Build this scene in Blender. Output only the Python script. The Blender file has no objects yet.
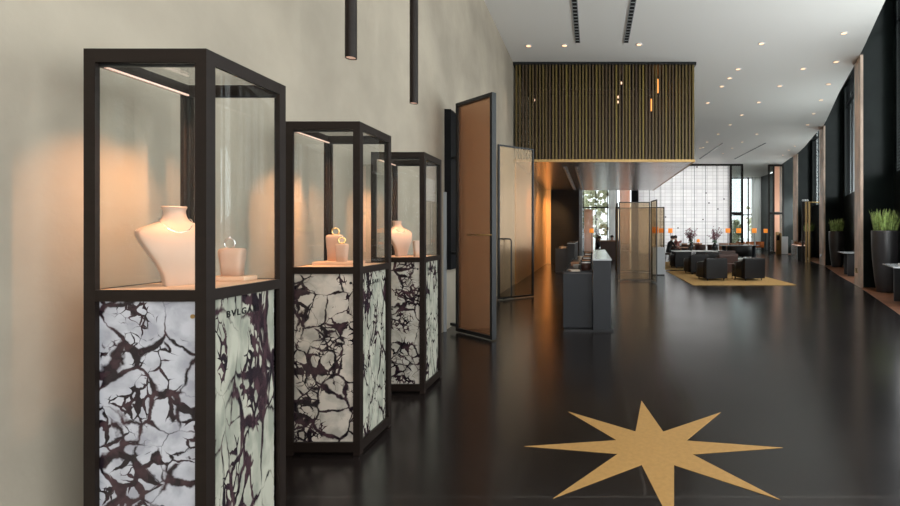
import bpy, bmesh, math, random
from mathutils import Vector, Matrix
random.seed(7)
PI = math.pi
sc = bpy.context.scene
C = sc.collection
F = 468.0            # focal length in pixels of a 900 px wide frame
CH = 6.28            # hall ceiling height

# ------------------------------------------------------------------ materials
def node(nt, kind, **kw):
    n = nt.nodes.new(kind)
    for k, v in kw.items(): setattr(n, k, v)
    return n
def mat(name, col, rough=0.5, metal=0.0, spec=0.5, var=0.0, scale=6.0, emit=None, es=0.0, bump=0.0, bscale=40.0, stretch=None):
    m = bpy.data.materials.new(name); m.use_nodes = True
    nt = m.node_tree; b = nt.nodes['Principled BSDF']
    b.inputs['Base Color'].default_value = (*col, 1)
    b.inputs['Roughness'].default_value = rough
    b.inputs['Metallic'].default_value = metal
    b.inputs['Specular IOR Level'].default_value = spec
    tc = node(nt, 'ShaderNodeTexCoord'); mp = node(nt, 'ShaderNodeMapping')
    nt.links.new(tc.outputs['Object'], mp.inputs['Vector'])
    if stretch: mp.inputs['Scale'].default_value = stretch
    if var > 0:
        nz = node(nt, 'ShaderNodeTexNoise'); nz.inputs['Scale'].default_value = scale; nz.inputs['Detail'].default_value = 6
        nt.links.new(mp.outputs['Vector'], nz.inputs['Vector'])
        cr = node(nt, 'ShaderNodeValToRGB')
        cr.color_ramp.elements[0].position = 0.3; cr.color_ramp.elements[1].position = 0.7
        cr.color_ramp.elements[0].color = (*[c*(1-var) for c in col], 1)
        cr.color_ramp.elements[1].color = (*[min(1, c*(1+var)) for c in col], 1)
        nt.links.new(nz.outputs['Fac'], cr.inputs['Fac']); nt.links.new(cr.outputs['Color'], b.inputs['Base Color'])
    if bump > 0:
        n2 = node(nt, 'ShaderNodeTexNoise'); n2.inputs['Scale'].default_value = bscale; n2.inputs['Detail'].default_value = 4
        nt.links.new(mp.outputs['Vector'], n2.inputs['Vector'])
        bp = node(nt, 'ShaderNodeBump'); bp.inputs['Strength'].default_value = bump; bp.inputs['Distance'].default_value = 0.01
        nt.links.new(n2.outputs['Fac'], bp.inputs['Height']); nt.links.new(bp.outputs['Normal'], b.inputs['Normal'])
    if emit:
        b.inputs['Emission Color'].default_value = (*emit, 1); b.inputs['Emission Strength'].default_value = es
    return m
def glass(name, tint=(1,1,1), refl=0.07, rough=0.0):
    """thin pane: clear transmission plus a mirror reflection that grows at grazing angles"""
    m = bpy.data.materials.new(name); m.use_nodes = True
    nt = m.node_tree; nt.nodes.clear()
    out = node(nt, 'ShaderNodeOutputMaterial'); tr = node(nt, 'ShaderNodeBsdfTransparent'); gl = node(nt, 'ShaderNodeBsdfGlossy')
    tr.inputs['Color'].default_value = (*tint, 1); gl.inputs['Roughness'].default_value = rough
    lw = node(nt, 'ShaderNodeLayerWeight'); lw.inputs['Blend'].default_value = 0.5
    pw = node(nt, 'ShaderNodeMath', operation='POWER'); pw.inputs[1].default_value = 4.0
    mm = node(nt, 'ShaderNodeMath', operation='MULTIPLY_ADD'); mm.inputs[1].default_value = 0.55; mm.inputs[2].default_value = refl
    mx = node(nt, 'ShaderNodeMixShader')
    nt.links.new(lw.outputs['Facing'], pw.inputs[0]); nt.links.new(pw.outputs[0], mm.inputs[0]); nt.links.new(mm.outputs[0], mx.inputs[0])
    nt.links.new(tr.outputs[0], mx.inputs[1]); nt.links.new(gl.outputs[0], mx.inputs[2]); nt.links.new(mx.outputs[0], out.inputs['Surface'])
    return m
def screen_mat(name, col, see, tint, gloss, wire=220.0, grough=0.18):
    """bronze glass / woven metal: part solid, part see-through, part mirror"""
    m = bpy.data.materials.new(name); m.use_nodes = True
    nt = m.node_tree; nt.nodes.clear()
    out = node(nt, 'ShaderNodeOutputMaterial'); tr = node(nt, 'ShaderNodeBsdfTransparent'); tr.inputs['Color'].default_value = (*tint, 1)
    pb = node(nt, 'ShaderNodeBsdfPrincipled'); pb.inputs['Base Color'].default_value = (*col, 1)
    pb.inputs['Roughness'].default_value = 0.45; pb.inputs['Metallic'].default_value = 0.1
    gl = node(nt, 'ShaderNodeBsdfGlossy'); gl.inputs['Roughness'].default_value = grough; gl.inputs['Color'].default_value = (0.9, 0.7, 0.5, 1)
    tc = node(nt, 'ShaderNodeTexCoord'); wv = node(nt, 'ShaderNodeTexWave'); wv.bands_direction = 'Z'
    wv.inputs['Scale'].default_value = wire; nt.links.new(tc.outputs['Object'], wv.inputs['Vector'])
    mr = node(nt, 'ShaderNodeMapRange'); mr.inputs['To Min'].default_value = max(0, see-0.08); mr.inputs['To Max'].default_value = min(1, see+0.08)
    nt.links.new(wv.outputs['Fac'], mr.inputs['Value'])
    m1 = node(nt, 'ShaderNodeMixShader'); m2 = node(nt, 'ShaderNodeMixShader'); m2.inputs[0].default_value = gloss
    nt.links.new(mr.outputs[0], m1.inputs[0]); nt.links.new(pb.outputs[0], m1.inputs[1]); nt.links.new(tr.outputs[0], m1.inputs[2])
    nt.links.new(m1.outputs[0], m2.inputs[1]); nt.links.new(gl.outputs[0], m2.inputs[2]); nt.links.new(m2.outputs[0], out.inputs['Surface'])
    return m
def marble(name, white, shade, scale, stretch, rot, seed, veinw=0.05):
    m = bpy.data.materials.new(name); m.use_nodes = True
    nt = m.node_tree; b = nt.nodes['Principled BSDF']; L = nt.links.new
    b.inputs['Roughness'].default_value = 0.22
    tc = node(nt, 'ShaderNodeTexCoord'); mp = node(nt, 'ShaderNodeMapping')
    mp.inputs['Location'].default_value = seed; mp.inputs['Rotation'].default_value = rot; mp.inputs['Scale'].default_value = stretch
    L(tc.outputs['Object'], mp.inputs['Vector'])
    # warp
    nz = node(nt, 'ShaderNodeTexNoise'); nz.inputs['Scale'].default_value = 3.5*scale; nz.inputs['Detail'].default_value = 5; nz.inputs['Roughness'].default_value = 0.52
    L(mp.outputs[0], nz.inputs['Vector'])
    sub = node(nt, 'ShaderNodeVectorMath', operation='SUBTRACT'); sub.inputs[1].default_value = (0.5,0.5,0.5); L(nz.outputs['Color'], sub.inputs[0])
    scl = node(nt, 'ShaderNodeVectorMath', operation='SCALE'); scl.inputs['Scale'].default_value = 0.20/scale; L(sub.outputs[0], scl.inputs[0])
    add = node(nt, 'ShaderNodeVectorMath', operation='ADD'); L(mp.outputs[0], add.inputs[0]); L(scl.outputs[0], add.inputs[1])
    def veins(s, w_lo, w_hi, wscale, off):
        v = node(nt, 'ShaderNodeTexVoronoi', feature='DISTANCE_TO_EDGE'); v.inputs['Scale'].default_value = s*scale
        L(add.outputs[0], v.inputs['Vector'])
        n = node(nt, 'ShaderNodeTexNoise'); n.inputs['Scale'].default_value = wscale*scale; n.inputs['Detail'].default_value = 3
        o = node(nt, 'ShaderNodeVectorMath', operation='ADD'); o.inputs[1].default_value = off; L(mp.outputs[0], o.inputs[0]); L(o.outputs[0], n.inputs['Vector'])
        w = node(nt, 'ShaderNodeMapRange'); w.inputs['From Min'].default_value = 0.40; w.inputs['From Max'].default_value = 0.68
        w.inputs['To Min'].default_value = w_lo; w.inputs['To Max'].default_value = w_hi; L(n.outputs['Fac'], w.inputs['Value'])
        d = node(nt, 'ShaderNodeMath', operation='SUBTRACT'); L(w.outputs[0], d.inputs[0]); L(v.outputs['Distance'], d.inputs[1])
        k = node(nt, 'ShaderNodeMapRange'); k.inputs['From Min'].default_value = -0.012; k.inputs['From Max'].default_value = 0.022; L(d.outputs[0], k.inputs['Value'])
        return k.outputs[0]
    a = veins(5.6, 0.000, 0.105, 4.2, (3,1,2)); c = veins(11.5, -0.09, 0.165, 4.0, (9,4,7)); e = veins(24.0, -0.24, 0.20, 4.6, (1,8,3))
    mxm = node(nt, 'ShaderNodeMath', operation='MAXIMUM'); L(a, mxm.inputs[0]); L(c, mxm.inputs[1])
    mx2 = node(nt, 'ShaderNodeMath', operation='MAXIMUM'); L(mxm.outputs[0], mx2.inputs[0]); L(e, mx2.inputs[1])
    # body tone
    n3 = node(nt, 'ShaderNodeTexNoise'); n3.inputs['Scale'].default_value = 9*scale; n3.inputs['Detail'].default_value = 8; L(add.outputs[0], n3.inputs['Vector'])
    body = node(nt, 'ShaderNodeValToRGB'); body.color_ramp.elements[0].position = 0.36; body.color_ramp.elements[1].position = 0.56
    body.color_ramp.elements[0].color = (*shade, 1); body.color_ramp.elements[1].color = (*white, 1); L(n3.outputs['Fac'], body.inputs['Fac'])
    vn = node(nt, 'ShaderNodeValToRGB'); vn.color_ramp.elements[0].color = (0.012, 0.008, 0.012, 1); vn.color_ramp.elements[1].color = (0.065, 0.032, 0.038, 1)
    vn.color_ramp.elements[0].position = 0.42; vn.color_ramp.elements[1].position = 0.7
    n4 = node(nt, 'ShaderNodeTexNoise'); n4.inputs['Scale'].default_value = 14*scale; n4.inputs['Detail'].default_value = 6; L(add.outputs[0], n4.inputs['Vector']); L(n4.outputs['Fac'], vn.inputs['Fac'])
    mix = node(nt, 'ShaderNodeMix', data_type='RGBA'); L(mx2.outputs[0], mix.inputs[0]); L(body.outputs[0], mix.inputs[6]); L(vn.outputs[0], mix.inputs[7])
    L(mix.outputs[2], b.inputs['Base Color'])
    return m

M = {}
M['frame'] = mat('dark_bronze', (0.013,0.008,0.006), 0.45, 0.1, 0.22, var=0.15, scale=3, stretch=(1,1,8))
M['black_steel'] = mat('black_steel', (0.012,0.012,0.013), 0.38, 0.2, 0.35)
M['plaster'] = mat('stucco_plaster', (0.355,0.305,0.240), 0.72, 0, 0.3, var=0.17, scale=1.1, bump=0.35, bscale=14)
M['ceiling'] = mat('ceiling_paint', (0.79,0.765,0.73), 0.65)
M['void'] = mat('dark_stone', (0.011,0.015,0.014), 0.30, 0, 0.35, var=0.35, scale=1.5)
M['strip'] = mat('red_stone', (0.23,0.105,0.06), 0.3, 0, 0.5, var=0.35, scale=5)
M['pier'] = mat('travertine', (0.78,0.59,0.47), 0.45, 0, 0.4, var=0.28, scale=2.2, stretch=(1,1,0.6))
M['louvre'] = mat('louvre_metal', (0.06,0.065,0.075), 0.25, 0.7)
M['glass'] = glass('clear_glass', (0.985,0.99,0.985), 0.02)
M['facade_glass'] = glass('tinted_facade_glass', (0.80,0.83,0.82), 0.05)
M['bronze_glass'] = screen_mat('bronze_glass', (0.36,0.155,0.075), 0.45, (0.90,0.62,0.42), 0.24, 220.0, 0.02)
M['mesh_screen'] = screen_mat('woven_bronze_screen', (0.09,0.055,0.03), 0.80, (0.90,0.80,0.68), 0.06, 60)
M['mesh_screen2'] = screen_mat('woven_screen', (0.085,0.060,0.034), 0.80, (0.90,0.82,0.70), 0.03, 60)
M['brass'] = mat('brushed_brass', (0.42,0.27,0.11), 0.42, 0.75, var=0.10, scale=20)
M['inlay'] = mat('brass_inlay', (0.46,0.26,0.09), 0.5, 0.25, 0.3, var=0.08, scale=30)
M['copper'] = mat('copper_panel', (0.85,0.46,0.17), 0.34, 0.8, var=0.10, scale=1.5, stretch=(6,6,0.4))
M['soffit'] = mat('brushed_soffit', (0.92,0.86,0.82), 0.26, 0.9, var=0.22, scale=1.6, stretch=(0.4,4,1))
M['dark_wood'] = mat('black_stained_timber', (0.006,0.005,0.004), 0.6, 0, 0.2, var=0.4, scale=3, stretch=(0.3,0.3,8))
M['desk'] = mat('graphite_lacquer', (0.011,0.012,0.015), 0.5, 0.0, 0.35, var=0.1, scale=4)
M['desk_top'] = mat('desk_leather', (0.03,0.022,0.02), 0.4)
M['desk_stone'] = mat('polished_counter', (0.33,0.34,0.35), 0.16, 0, 0.6)
M['felt'] = mat('display_suede', (0.66,0.46,0.32), 0.85, bump=0.15, bscale=250)
M['bust'] = mat('cream_leather', (0.52,0.36,0.27), 0.5, bump=0.06, bscale=400)
M['silver'] = mat('white_gold', (0.8,0.8,0.82), 0.18, 1.0)
M['gold'] = mat('yellow_gold', (0.85,0.6,0.28), 0.2, 1.0)
M['leather'] = mat('black_leather', (0.007,0.006,0.006), 0.5, 0, 0.28, bump=0.2, bscale=80)
M['leather_brown'] = mat('brown_leather', (0.050,0.022,0.016), 0.45, 0, 0.35, bump=0.2, bscale=80)
M['tan'] = mat('tan_leather', (0.33,0.15,0.07), 0.5)
M['orange'] = mat('orange_leather', (0.75,0.20,0.04), 0.5)
M['shade'] = mat('lamp_shade_fabric', (0.70,0.22,0.04), 0.8, emit=(1.0,0.31,0.045), es=0.72)
M['rug'] = mat('golden_wool', (0.42,0.27,0.11), 0.95, 0, 0.1, var=0.18, scale=25, bump=0.4, bscale=200)
M['vase'] = mat('black_ceramic', (0.010,0.010,0.011), 0.22)
M['blossom'] = mat('plum_blossom', (0.20,0.06,0.08), 0.7, var=0.5, scale=30)
M['twig'] = mat('dark_twig', (0.05,0.03,0.025), 0.8)
M['leafd'] = mat('dark_leaf', (0.03,0.085,0.03), 0.5, var=0.4, scale=20)
M['leaf'] = mat('grass_green_leaf', (0.34,0.46,0.14), 0.5, var=0.5, scale=14)
M['pot'] = mat('charcoal_glazed_pot', (0.045,0.043,0.046), 0.3, 0, 0.5, var=0.15, scale=3)
M['soil'] = mat('terracotta_gravel', (0.35,0.13,0.07), 0.9)
M['tabletop'] = mat('pale_stone_top', (0.62,0.60,0.57), 0.2)
M['skin'] = mat('skin', (0.55,0.33,0.24), 0.55)
M['hair'] = mat('dark_hair', (0.03,0.018,0.012), 0.6)
M['cloth'] = mat('black_cloth', (0.015,0.015,0.018), 0.8)
M['cloth2'] = mat('rose_cloth', (0.40,0.16,0.14), 0.8)
M['white'] = mat('white_enamel', (0.75,0.75,0.76), 0.4)
M['paper'] = mat('printed_paper', (0.62,0.50,0.40), 0.6)
M['wood'] = mat('oak_board', (0.36,0.19,0.06), 0.5, var=0.2, scale=4, stretch=(1,1,6))
M['curtain'] = mat('sheer_curtain', (0.80,0.78,0.76), 0.8)
M['peach'] = mat('peach_panel', (0.90,0.46,0.30), 0.6)
M['lens'] = mat('downlight_lens', (1,0.8,0.6), 0.4, emit=(1.0,0.56,0.30), es=1.6)
M['strip_light'] = mat('strip_light_lens', (1,0.8,0.7), 0.4, emit=(1.0,0.55,0.40), es=0.35)
M['bulb'] = mat('amber_bulb', (1,0.5,0.2), 0.4, emit=(1.0,0.36,0.08), es=1.6)
M['bulb2'] = mat('warm_bulb', (1,0.7,0.5), 0.4, emit=(1.0,0.62,0.42), es=1.6)
M['letter'] = mat('black_lettering', (0.006,0.006,0.007), 0.6, 0, 0.1)
M['bark'] = mat('tree_bark', (0.12,0.08,0.05), 0.9)
M['crown'] = mat('tree_foliage', (0.78,0.80,0.50), 0.8, var=0.5, scale=2)
M['paving'] = mat('pale_paving', (0.55,0.54,0.52), 0.8, var=0.1, scale=1)

def slat_material():
    m = bpy.data.materials.new('bronze_slats'); m.use_nodes = True
    nt = m.node_tree; b = nt.nodes['Principled BSDF']; L = nt.links.new
    tc = node(nt, 'ShaderNodeTexCoord'); mp = node(nt, 'ShaderNodeMapping'); mp.inputs['Scale'].default_value = (10.0, 0.0, 0.10)
    L(tc.outputs['Object'], mp.inputs['Vector'])
    nz = node(nt, 'ShaderNodeTexNoise'); nz.inputs['Scale'].default_value = 1.3; nz.inputs['Detail'].default_value = 2; L(mp.outputs[0], nz.inputs['Vector'])
    cr = node(nt, 'ShaderNodeValToRGB'); e = cr.color_ramp.elements
    e[0].position = 0.36; e[0].color = (0.055,0.034,0.022,1); e[1].position = 0.70; e[1].color = (0.18,0.13,0.028,1)
    k = cr.color_ramp.elements.new(0.5); k.color = (0.095,0.064,0.026,1)
    L(nz.outputs['Fac'], cr.inputs['Fac']); L(cr.outputs['Color'], b.inputs['Base Color'])
    b.inputs['Roughness'].default_value = 0.42; b.inputs['Metallic'].default_value = 0.5
    return m
M['slats'] = slat_material()
def floor_material():
    m = bpy.data.materials.new('polished_dark_floor'); m.use_nodes = True
    nt = m.node_tree; b = nt.nodes['Principled BSDF']; L = nt.links.new
    tc = node(nt, 'ShaderNodeTexCoord'); mp = node(nt, 'ShaderNodeMapping'); mp.inputs['Location'].default_value = (-0.3, -5.05, 0)
    L(tc.outputs['Object'], mp.inputs['Vector'])
    br = node(nt, 'ShaderNodeTexBrick'); br.offset = 0.5
    br.inputs['Scale'].default_value = 1.0; br.inputs['Brick Width'].default_value = 4.2; br.inputs['Row Height'].default_value = 2.4
    br.inputs['Mortar Size'].default_value = 0.012; br.inputs['Mortar Smooth'].default_value = 0.2
    br.inputs['Color1'].default_value = (0.0095,0.0072,0.0068,1); br.inputs['Color2'].default_value = (0.012,0.0092,0.0086,1); br.inputs['Mortar'].default_value = (0.028,0.024,0.022,1)
    L(mp.outputs[0], br.inputs['Vector'])
    nz = node(nt, 'ShaderNodeTexNoise'); nz.inputs['Scale'].default_value = 0.9; nz.inputs['Detail'].default_value = 8; nz.inputs['Roughness'].default_value = 0.6
    L(tc.outputs['Object'], nz.inputs['Vector'])
    mx = node(nt, 'ShaderNodeMix', data_type='RGBA', blend_type='MULTIPLY'); mx.inputs[0].default_value = 0.7
    cr = node(nt, 'ShaderNodeValToRGB'); cr.color_ramp.elements[0].position = 0.3; cr.color_ramp.elements[0].color = (0.55,0.55,0.55,1); cr.color_ramp.elements[1].position = 0.7; cr.color_ramp.elements[1].color = (1.3,1.2,1.15,1)
    L(nz.outputs['Fac'], cr.inputs['Fac']); L(br.outputs['Color'], mx.inputs[6]); L(cr.outputs[0], mx.inputs[7]); L(mx.outputs[2], b.inputs['Base Color'])
    rr = node(nt, 'ShaderNodeMapRange'); rr.inputs['From Min'].default_value = 0.3; rr.inputs['From Max'].default_value = 0.7
    rr.inputs['To Min'].default_value = 0.19; rr.inputs['To Max'].default_value = 0.23; L(nz.outputs['Fac'], rr.inputs['Value']); L(rr.outputs[0], b.inputs['Roughness'])
    n2 = node(nt, 'ShaderNodeTexNoise'); n2.inputs['Scale'].default_value = 2.5; n2.inputs['Detail'].default_value = 3; L(tc.outputs['Object'], n2.inputs['Vector'])
    bp = node(nt, 'ShaderNodeBump'); bp.inputs['Strength'].default_value = 0.05; bp.inputs['Distance'].default_value = 0.010; L(n2.outputs['Fac'], bp.inputs['Height']); L(bp.outputs[0], b.inputs['Normal'])
    b.inputs['Specular IOR Level'].default_value = 0.72
    return m
M['floor'] = floor_material()
def grid_panel_material():
    """translucent white panels with fine joints, backlit by sky and an added lamp"""
    m = bpy.data.materials.new('translucent_white_panels'); m.use_nodes = True
    nt = m.node_tree; nt.nodes.clear(); L = nt.links.new
    out = node(nt, 'ShaderNodeOutputMaterial'); tc = node(nt, 'ShaderNodeTexCoord')
    sx = node(nt, 'ShaderNodeSeparateXYZ'); L(tc.outputs['Object'], sx.inputs[0]); cx = node(nt, 'ShaderNodeCombineXYZ')
    L(sx.outputs['X'], cx.inputs['X']); L(sx.outputs['Z'], cx.inputs['Y'])
    br = node(nt, 'ShaderNodeTexBrick'); br.offset = 0.0; br.inputs['Scale'].default_value = 1.0
    br.inputs['Brick Width'].default_value = 0.375; br.inputs['Row Height'].default_value = 0.25; br.inputs['Mortar Size'].default_value = 0.013
    br.inputs['Color1'].default_value = (0.86,0.86,0.87,1); br.inputs['Color2'].default_value = (0.93,0.93,0.93,1); br.inputs['Mortar'].default_value = (0.62,0.61,0.61,1)
    L(cx.outputs[0], br.inputs['Vector'])
    df = node(nt, 'ShaderNodeBsdfDiffuse'); tl = node(nt, 'ShaderNodeBsdfTranslucent'); L(br.outputs['Color'], df.inputs[0]); L(br.outputs['Color'], tl.inputs[0])
    mx = node(nt, 'ShaderNodeMixShader'); mx.inputs[0].default_value = 0.55; L(df.outputs[0], mx.inputs[1]); L(tl.outputs[0], mx.inputs[2])
    L(mx.outputs[0], out.inputs['Surface'])
    return m
M['panels'] = grid_panel_material()
def sheer(name, col):
    m = bpy.data.materials.new(name); m.use_nodes = True
    nt = m.node_tree; nt.nodes.clear(); L = nt.links.new
    out = node(nt, 'ShaderNodeOutputMaterial'); df = node(nt, 'ShaderNodeBsdfDiffuse'); tl = node(nt, 'ShaderNodeBsdfTranslucent'); tr = node(nt, 'ShaderNodeBsdfTransparent')
    df.inputs[0].default_value = (*col,1); tl.inputs[0].default_value = (*col,1)
    a = node(nt, 'ShaderNodeMixShader'); a.inputs[0].default_value = 0.5; b = node(nt, 'ShaderNodeMixShader'); b.inputs[0].default_value = 0.25
    L(df.outputs[0], a.inputs[1]); L(tl.outputs[0], a.inputs[2]); L(a.outputs[0], b.inputs[1]); L(tr.outputs[0], b.inputs[2]); L(b.outputs[0], out.inputs[0])
    return m
M['sheer'] = sheer('sheer_white', (0.85,0.84,0.82))
M['sheer_peach'] = sheer('sheer_peach', (0.92,0.55,0.40))

# ------------------------------------------------------------------ mesh builder
class MB:
    def __init__(self, off=(0,0,0)):
        self.bm = bmesh.new(); self.off = Vector(off)
    def V(self, p): return self.bm.verts.new(Vector(p) - self.off)
    def face(self, vs, sm=False):
        try:
            f = self.bm.faces.new(vs); f.smooth = sm; return f
        except ValueError: return None
    def box(self, x0, x1, y0, y1, z0, z1, bev=0.0):
        v = [self.V((x,y,z)) for z in (z0,z1) for y in (y0,y1) for x in (x0,x1)]
        fs = [self.face([v[i] for i in q]) for q in ((0,2,3,1),(4,5,7,6),(0,1,5,4),(2,6,7,3),(0,4,6,2),(1,3,7,5))]
        if bev > 0:
            es = list({e for f in fs for e in f.edges})
            r = bmesh.ops.bevel(self.bm, geom=es, offset=bev, segments=3, affect='EDGES', profile=0.5)
            for f in r['faces']: f.smooth = True
        return self
    def bar(self, a, b, w, d=None, up=(0,0,1)):
        """rectangular bar from a to b, w across, d along the other side"""
        a, b = Vector(a), Vector(b); d = d or w; t = (b-a).normalized()
        s = t.cross(Vector(up)); s = s.normalized() if s.length > 1e-4 else Vector((1,0,0)); n = s.cross(t)
        r = []
        for p in (a, b):
            for (i, j) in ((-1,-1),(1,-1),(1,1),(-1,1)): r.append(self.V(p + s*i*w/2 + n*j*d/2))
        self.face(r[:4][::-1]); self.face(r[4:])
        for k in range(4): self.face([r[k], r[(k+1)%4], r[4+(k+1)%4], r[4+k]])
        return self
    def tube(self, pts, r, n=10, closed=False, caps=True):
        pts = [Vector(p) for p in pts]; N = len(pts); rings = []
        rr = r if isinstance(r, (list, tuple)) else [r]*N
        pn = None
        for i, p in enumerate(pts):
            if closed: t = pts[(i+1)%N] - pts[i-1]
            else: t = pts[min(i+1,N-1)] - pts[max(i-1,0)]
            t.normalize()
            if pn is None:
                pn = t.cross(Vector((0,0,1)));
                if pn.length < 1e-3: pn = Vector((1,0,0))
            pn = (pn - t*pn.dot(t)).normalized(); bn = t.cross(pn)
            rings.append([self.V(p + (pn*math.cos(2*PI*k/n) + bn*math.sin(2*PI*k/n))*rr[i]) for k in range(n)])
        m = N if closed else N-1
        for i in range(m):
            A, B = rings[i], rings[(i+1)%N]
            for k in range(n): self.face([A[k], A[(k+1)%n], B[(k+1)%n], B[k]], True)
        if not closed and caps: self.face(rings[0][::-1]); self.face(rings[-1])
        return self
    def lathe(self, prof, n=24, c=(0,0), sx=1, sy=1, caps=True):
        rings = [[self.V((c[0]+r*sx*math.cos(2*PI*k/n), c[1]+r*sy*math.sin(2*PI*k/n), z)) for k in range(n)] for r, z in prof]
        for A, B in zip(rings, rings[1:]):
            for k in range(n): self.face([A[k], A[(k+1)%n], B[(k+1)%n], B[k]], True)
        if caps: self.face(rings[0][::-1]); self.face(rings[-1])
        return self
    def prism(self, poly, z0, z1):
        a = [self.V((x,y,z0)) for x,y in poly]; b = [self.V((x,y,z1)) for x,y in poly]; n = len(poly)
        self.face(a[::-1]); self.face(b)
        for i in range(n): self.face([a[i], a[(i+1)%n], b[(i+1)%n], b[i]])
        return self
    def loft(self, secs, cap=True):
        """secs: lists of 3D points, equal count"""
        R = [[self.V(p) for p in s] for s in secs]; n = len(R[0])
        for A, B in zip(R, R[1:]):
            for k in range(n): self.face([A[k], A[(k+1)%n], B[(k+1)%n], B[k]], True)
        if cap: self.face(R[0][::-1]); self.face(R[-1])
        return self
    def ico(self, c, r, sub=1, jit=0.0, sq=(1,1,1)):
        g = bmesh.ops.create_icosphere(self.bm, subdivisions=sub, radius=1.0)
        c = Vector(c) - self.off
        for v in g['verts']:
            k = r*(1+random.uniform(-jit,jit)); v.co = Vector((v.co.x*sq[0]*k, v.co.y*sq[1]*k, v.co.z*sq[2]*k)) + c
            for f in v.link_faces: f.smooth = True
        return self
    def build(self, name, m, parent=None, loc=None):
        bmesh.ops.recalc_face_normals(self.bm, faces=self.bm.faces)
        me = bpy.data.meshes.new(name); self.bm.to_mesh(me); self.bm.free()
        me.materials.append(m if not isinstance(m, str) else M[m])
        o = bpy.data.objects.new(name, me); C.objects.link(o)
        if parent is not None: o.parent = parent
        if loc is not None: o.location = loc
        elif parent is None: o.location = self.off
        return o
def tag(o, label, cat, group=None, kind=None):
    o['label'] = label; o['category'] = cat
    if group: o['group'] = group
    if kind: o['kind'] = kind
    return o
def thing(name, label, cat, loc=(0,0,0), rz=0, group=None):
    o = bpy.data.objects.new(name, None); o.empty_display_size = 0.1; C.objects.link(o)
    o.location = loc; o.rotation_euler = (0,0,rz)
    return tag(o, label, cat, group)
def struct(name, mb, m, parent=None):
    o = mb.build(name, m, parent)
    if parent is None: o['kind'] = 'structure'
    return o
def dup(root, loc, rz=0.0, label=None, group=None, s=None):
    r = root.copy(); C.objects.link(r); r.location = loc; r.rotation_euler = (0,0,rz)
    if s: r.scale = s if isinstance(s, tuple) else (s,s,s)
    if label: r['label'] = label
    if group: r['group'] = group
    for ch in list(root.children):
        c = ch.copy(); C.objects.link(c); c.parent = r
        for g in list(ch.children):
            d = g.copy(); C.objects.link(d); d.parent = c
    return r
def repeats(make, spots, group, base):
    """spots: (loc, rz, label)"""
    out = []
    for i, (loc, rz, lab) in enumerate(spots):
        if i == 0:
            out.append(make); make.location = loc; make.rotation_euler = (0,0,rz); make['label'] = lab; make['group'] = group
        else: out.append(dup(make, loc, rz, lab, group))
    return out

# ------------------------------------------------------------------ the hall
WX = -2.25
EDGE = [(-6,3.0),(0,3.2),(4,3.9),(7,4.95),(9.15,5.83),(12.6,7.2),(16,8.42),(19.8,9.90),(21,10.35),(22.7,10.80),(26,11.8),(28.7,12.5),(30,12.72),(33,13.3),(37,14.2),(41,15.0)]
def E(y):
    for (a, xa), (b, xb) in zip(EDGE, EDGE[1:]):
        if y <= b: return xa + (xb-xa)*(y-a)/(b-a)
    return EDGE[-1][1]
def B(y): return E(y) + 0.9
def steps(y0, y1, s=1.0):
    n = max(1, int(math.ceil((y1-y0)/s))); return [y0+(y1-y0)*i/n for i in range(n+1)]
ys = steps(-6, 41, 1.0)
f = MB(); f.prism([(WX-0.3,-6),(E(-6),-6)] + [(E(y),y) for y in ys[1:]] + [(WX-0.3,41)], -0.2, 0.0); struct('floor', f, 'floor')
f = MB(); f.prism([(E(y),y) for y in ys] + [(B(y)+0.3,y) for y in ys[::-1]], -0.2, 0.002); struct('floor', f, 'strip')
f = MB(); f.prism([(WX-0.3,-6),(E(-6),-6)] + [(E(y),y) for y in ys[1:]] + [(WX-0.3,41)], CH, CH+0.35); struct('ceiling', f, 'ceiling')
f = MB(); f.prism([(E(y),y) for y in ys] + [(B(y)+0.3,y) for y in ys[::-1]], 8.3, 8.5); struct('ceiling', f, 'ceiling')
f = MB(); f.prism([(E(y)-0.2,y) for y in ys] + [(E(y)-0.02,y) for y in ys[::-1]], CH+0.36, 8.3); struct('trim_1', f, 'ceiling')
f = MB(); f.box(WX-0.3, WX, -6, 35, 0, CH); struct('wall_left', f, 'plaster')

# right wall: back plane of the alcoves with louvred and added clear openings, between piers
PIERS = [(12.6,13.4),(21.0,21.9),(28.7,29.6),(33.0,33.8)]
OPEN = [(-5.6,2.4),(2.7,10.6),(10.9,12.3),(13.6,16.9),(17.1,20.7),(22.1,24.8),(25.0,28.4),(29.9,32.9)]
ZB = {o_: (0.4 if i_ in (0,1,3,5,7) else 3.05) for i_, o_ in enumerate(OPEN)}      # louvred stretches; low sills mark unseen clear openings added to let light in
w = MB()
def wallseg(mb, y0, y1, z0, z1, t=0.25):
    s = steps(y0, y1, 1.0); mb.prism([(B(y),y) for y in s] + [(B(y)+t,y) for y in s[::-1]], z0, z1)
yy = -6.0
for a, b in OPEN:
    wallseg(w, yy, a, 0, 8.3); wallseg(w, a, b, 0, ZB[(a,b)]); wallseg(w, a, b, 7.95, 8.3); yy = b
wallseg(w, yy, 41, 0, 8.3)
struct('wall_right', w, 'void')
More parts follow.
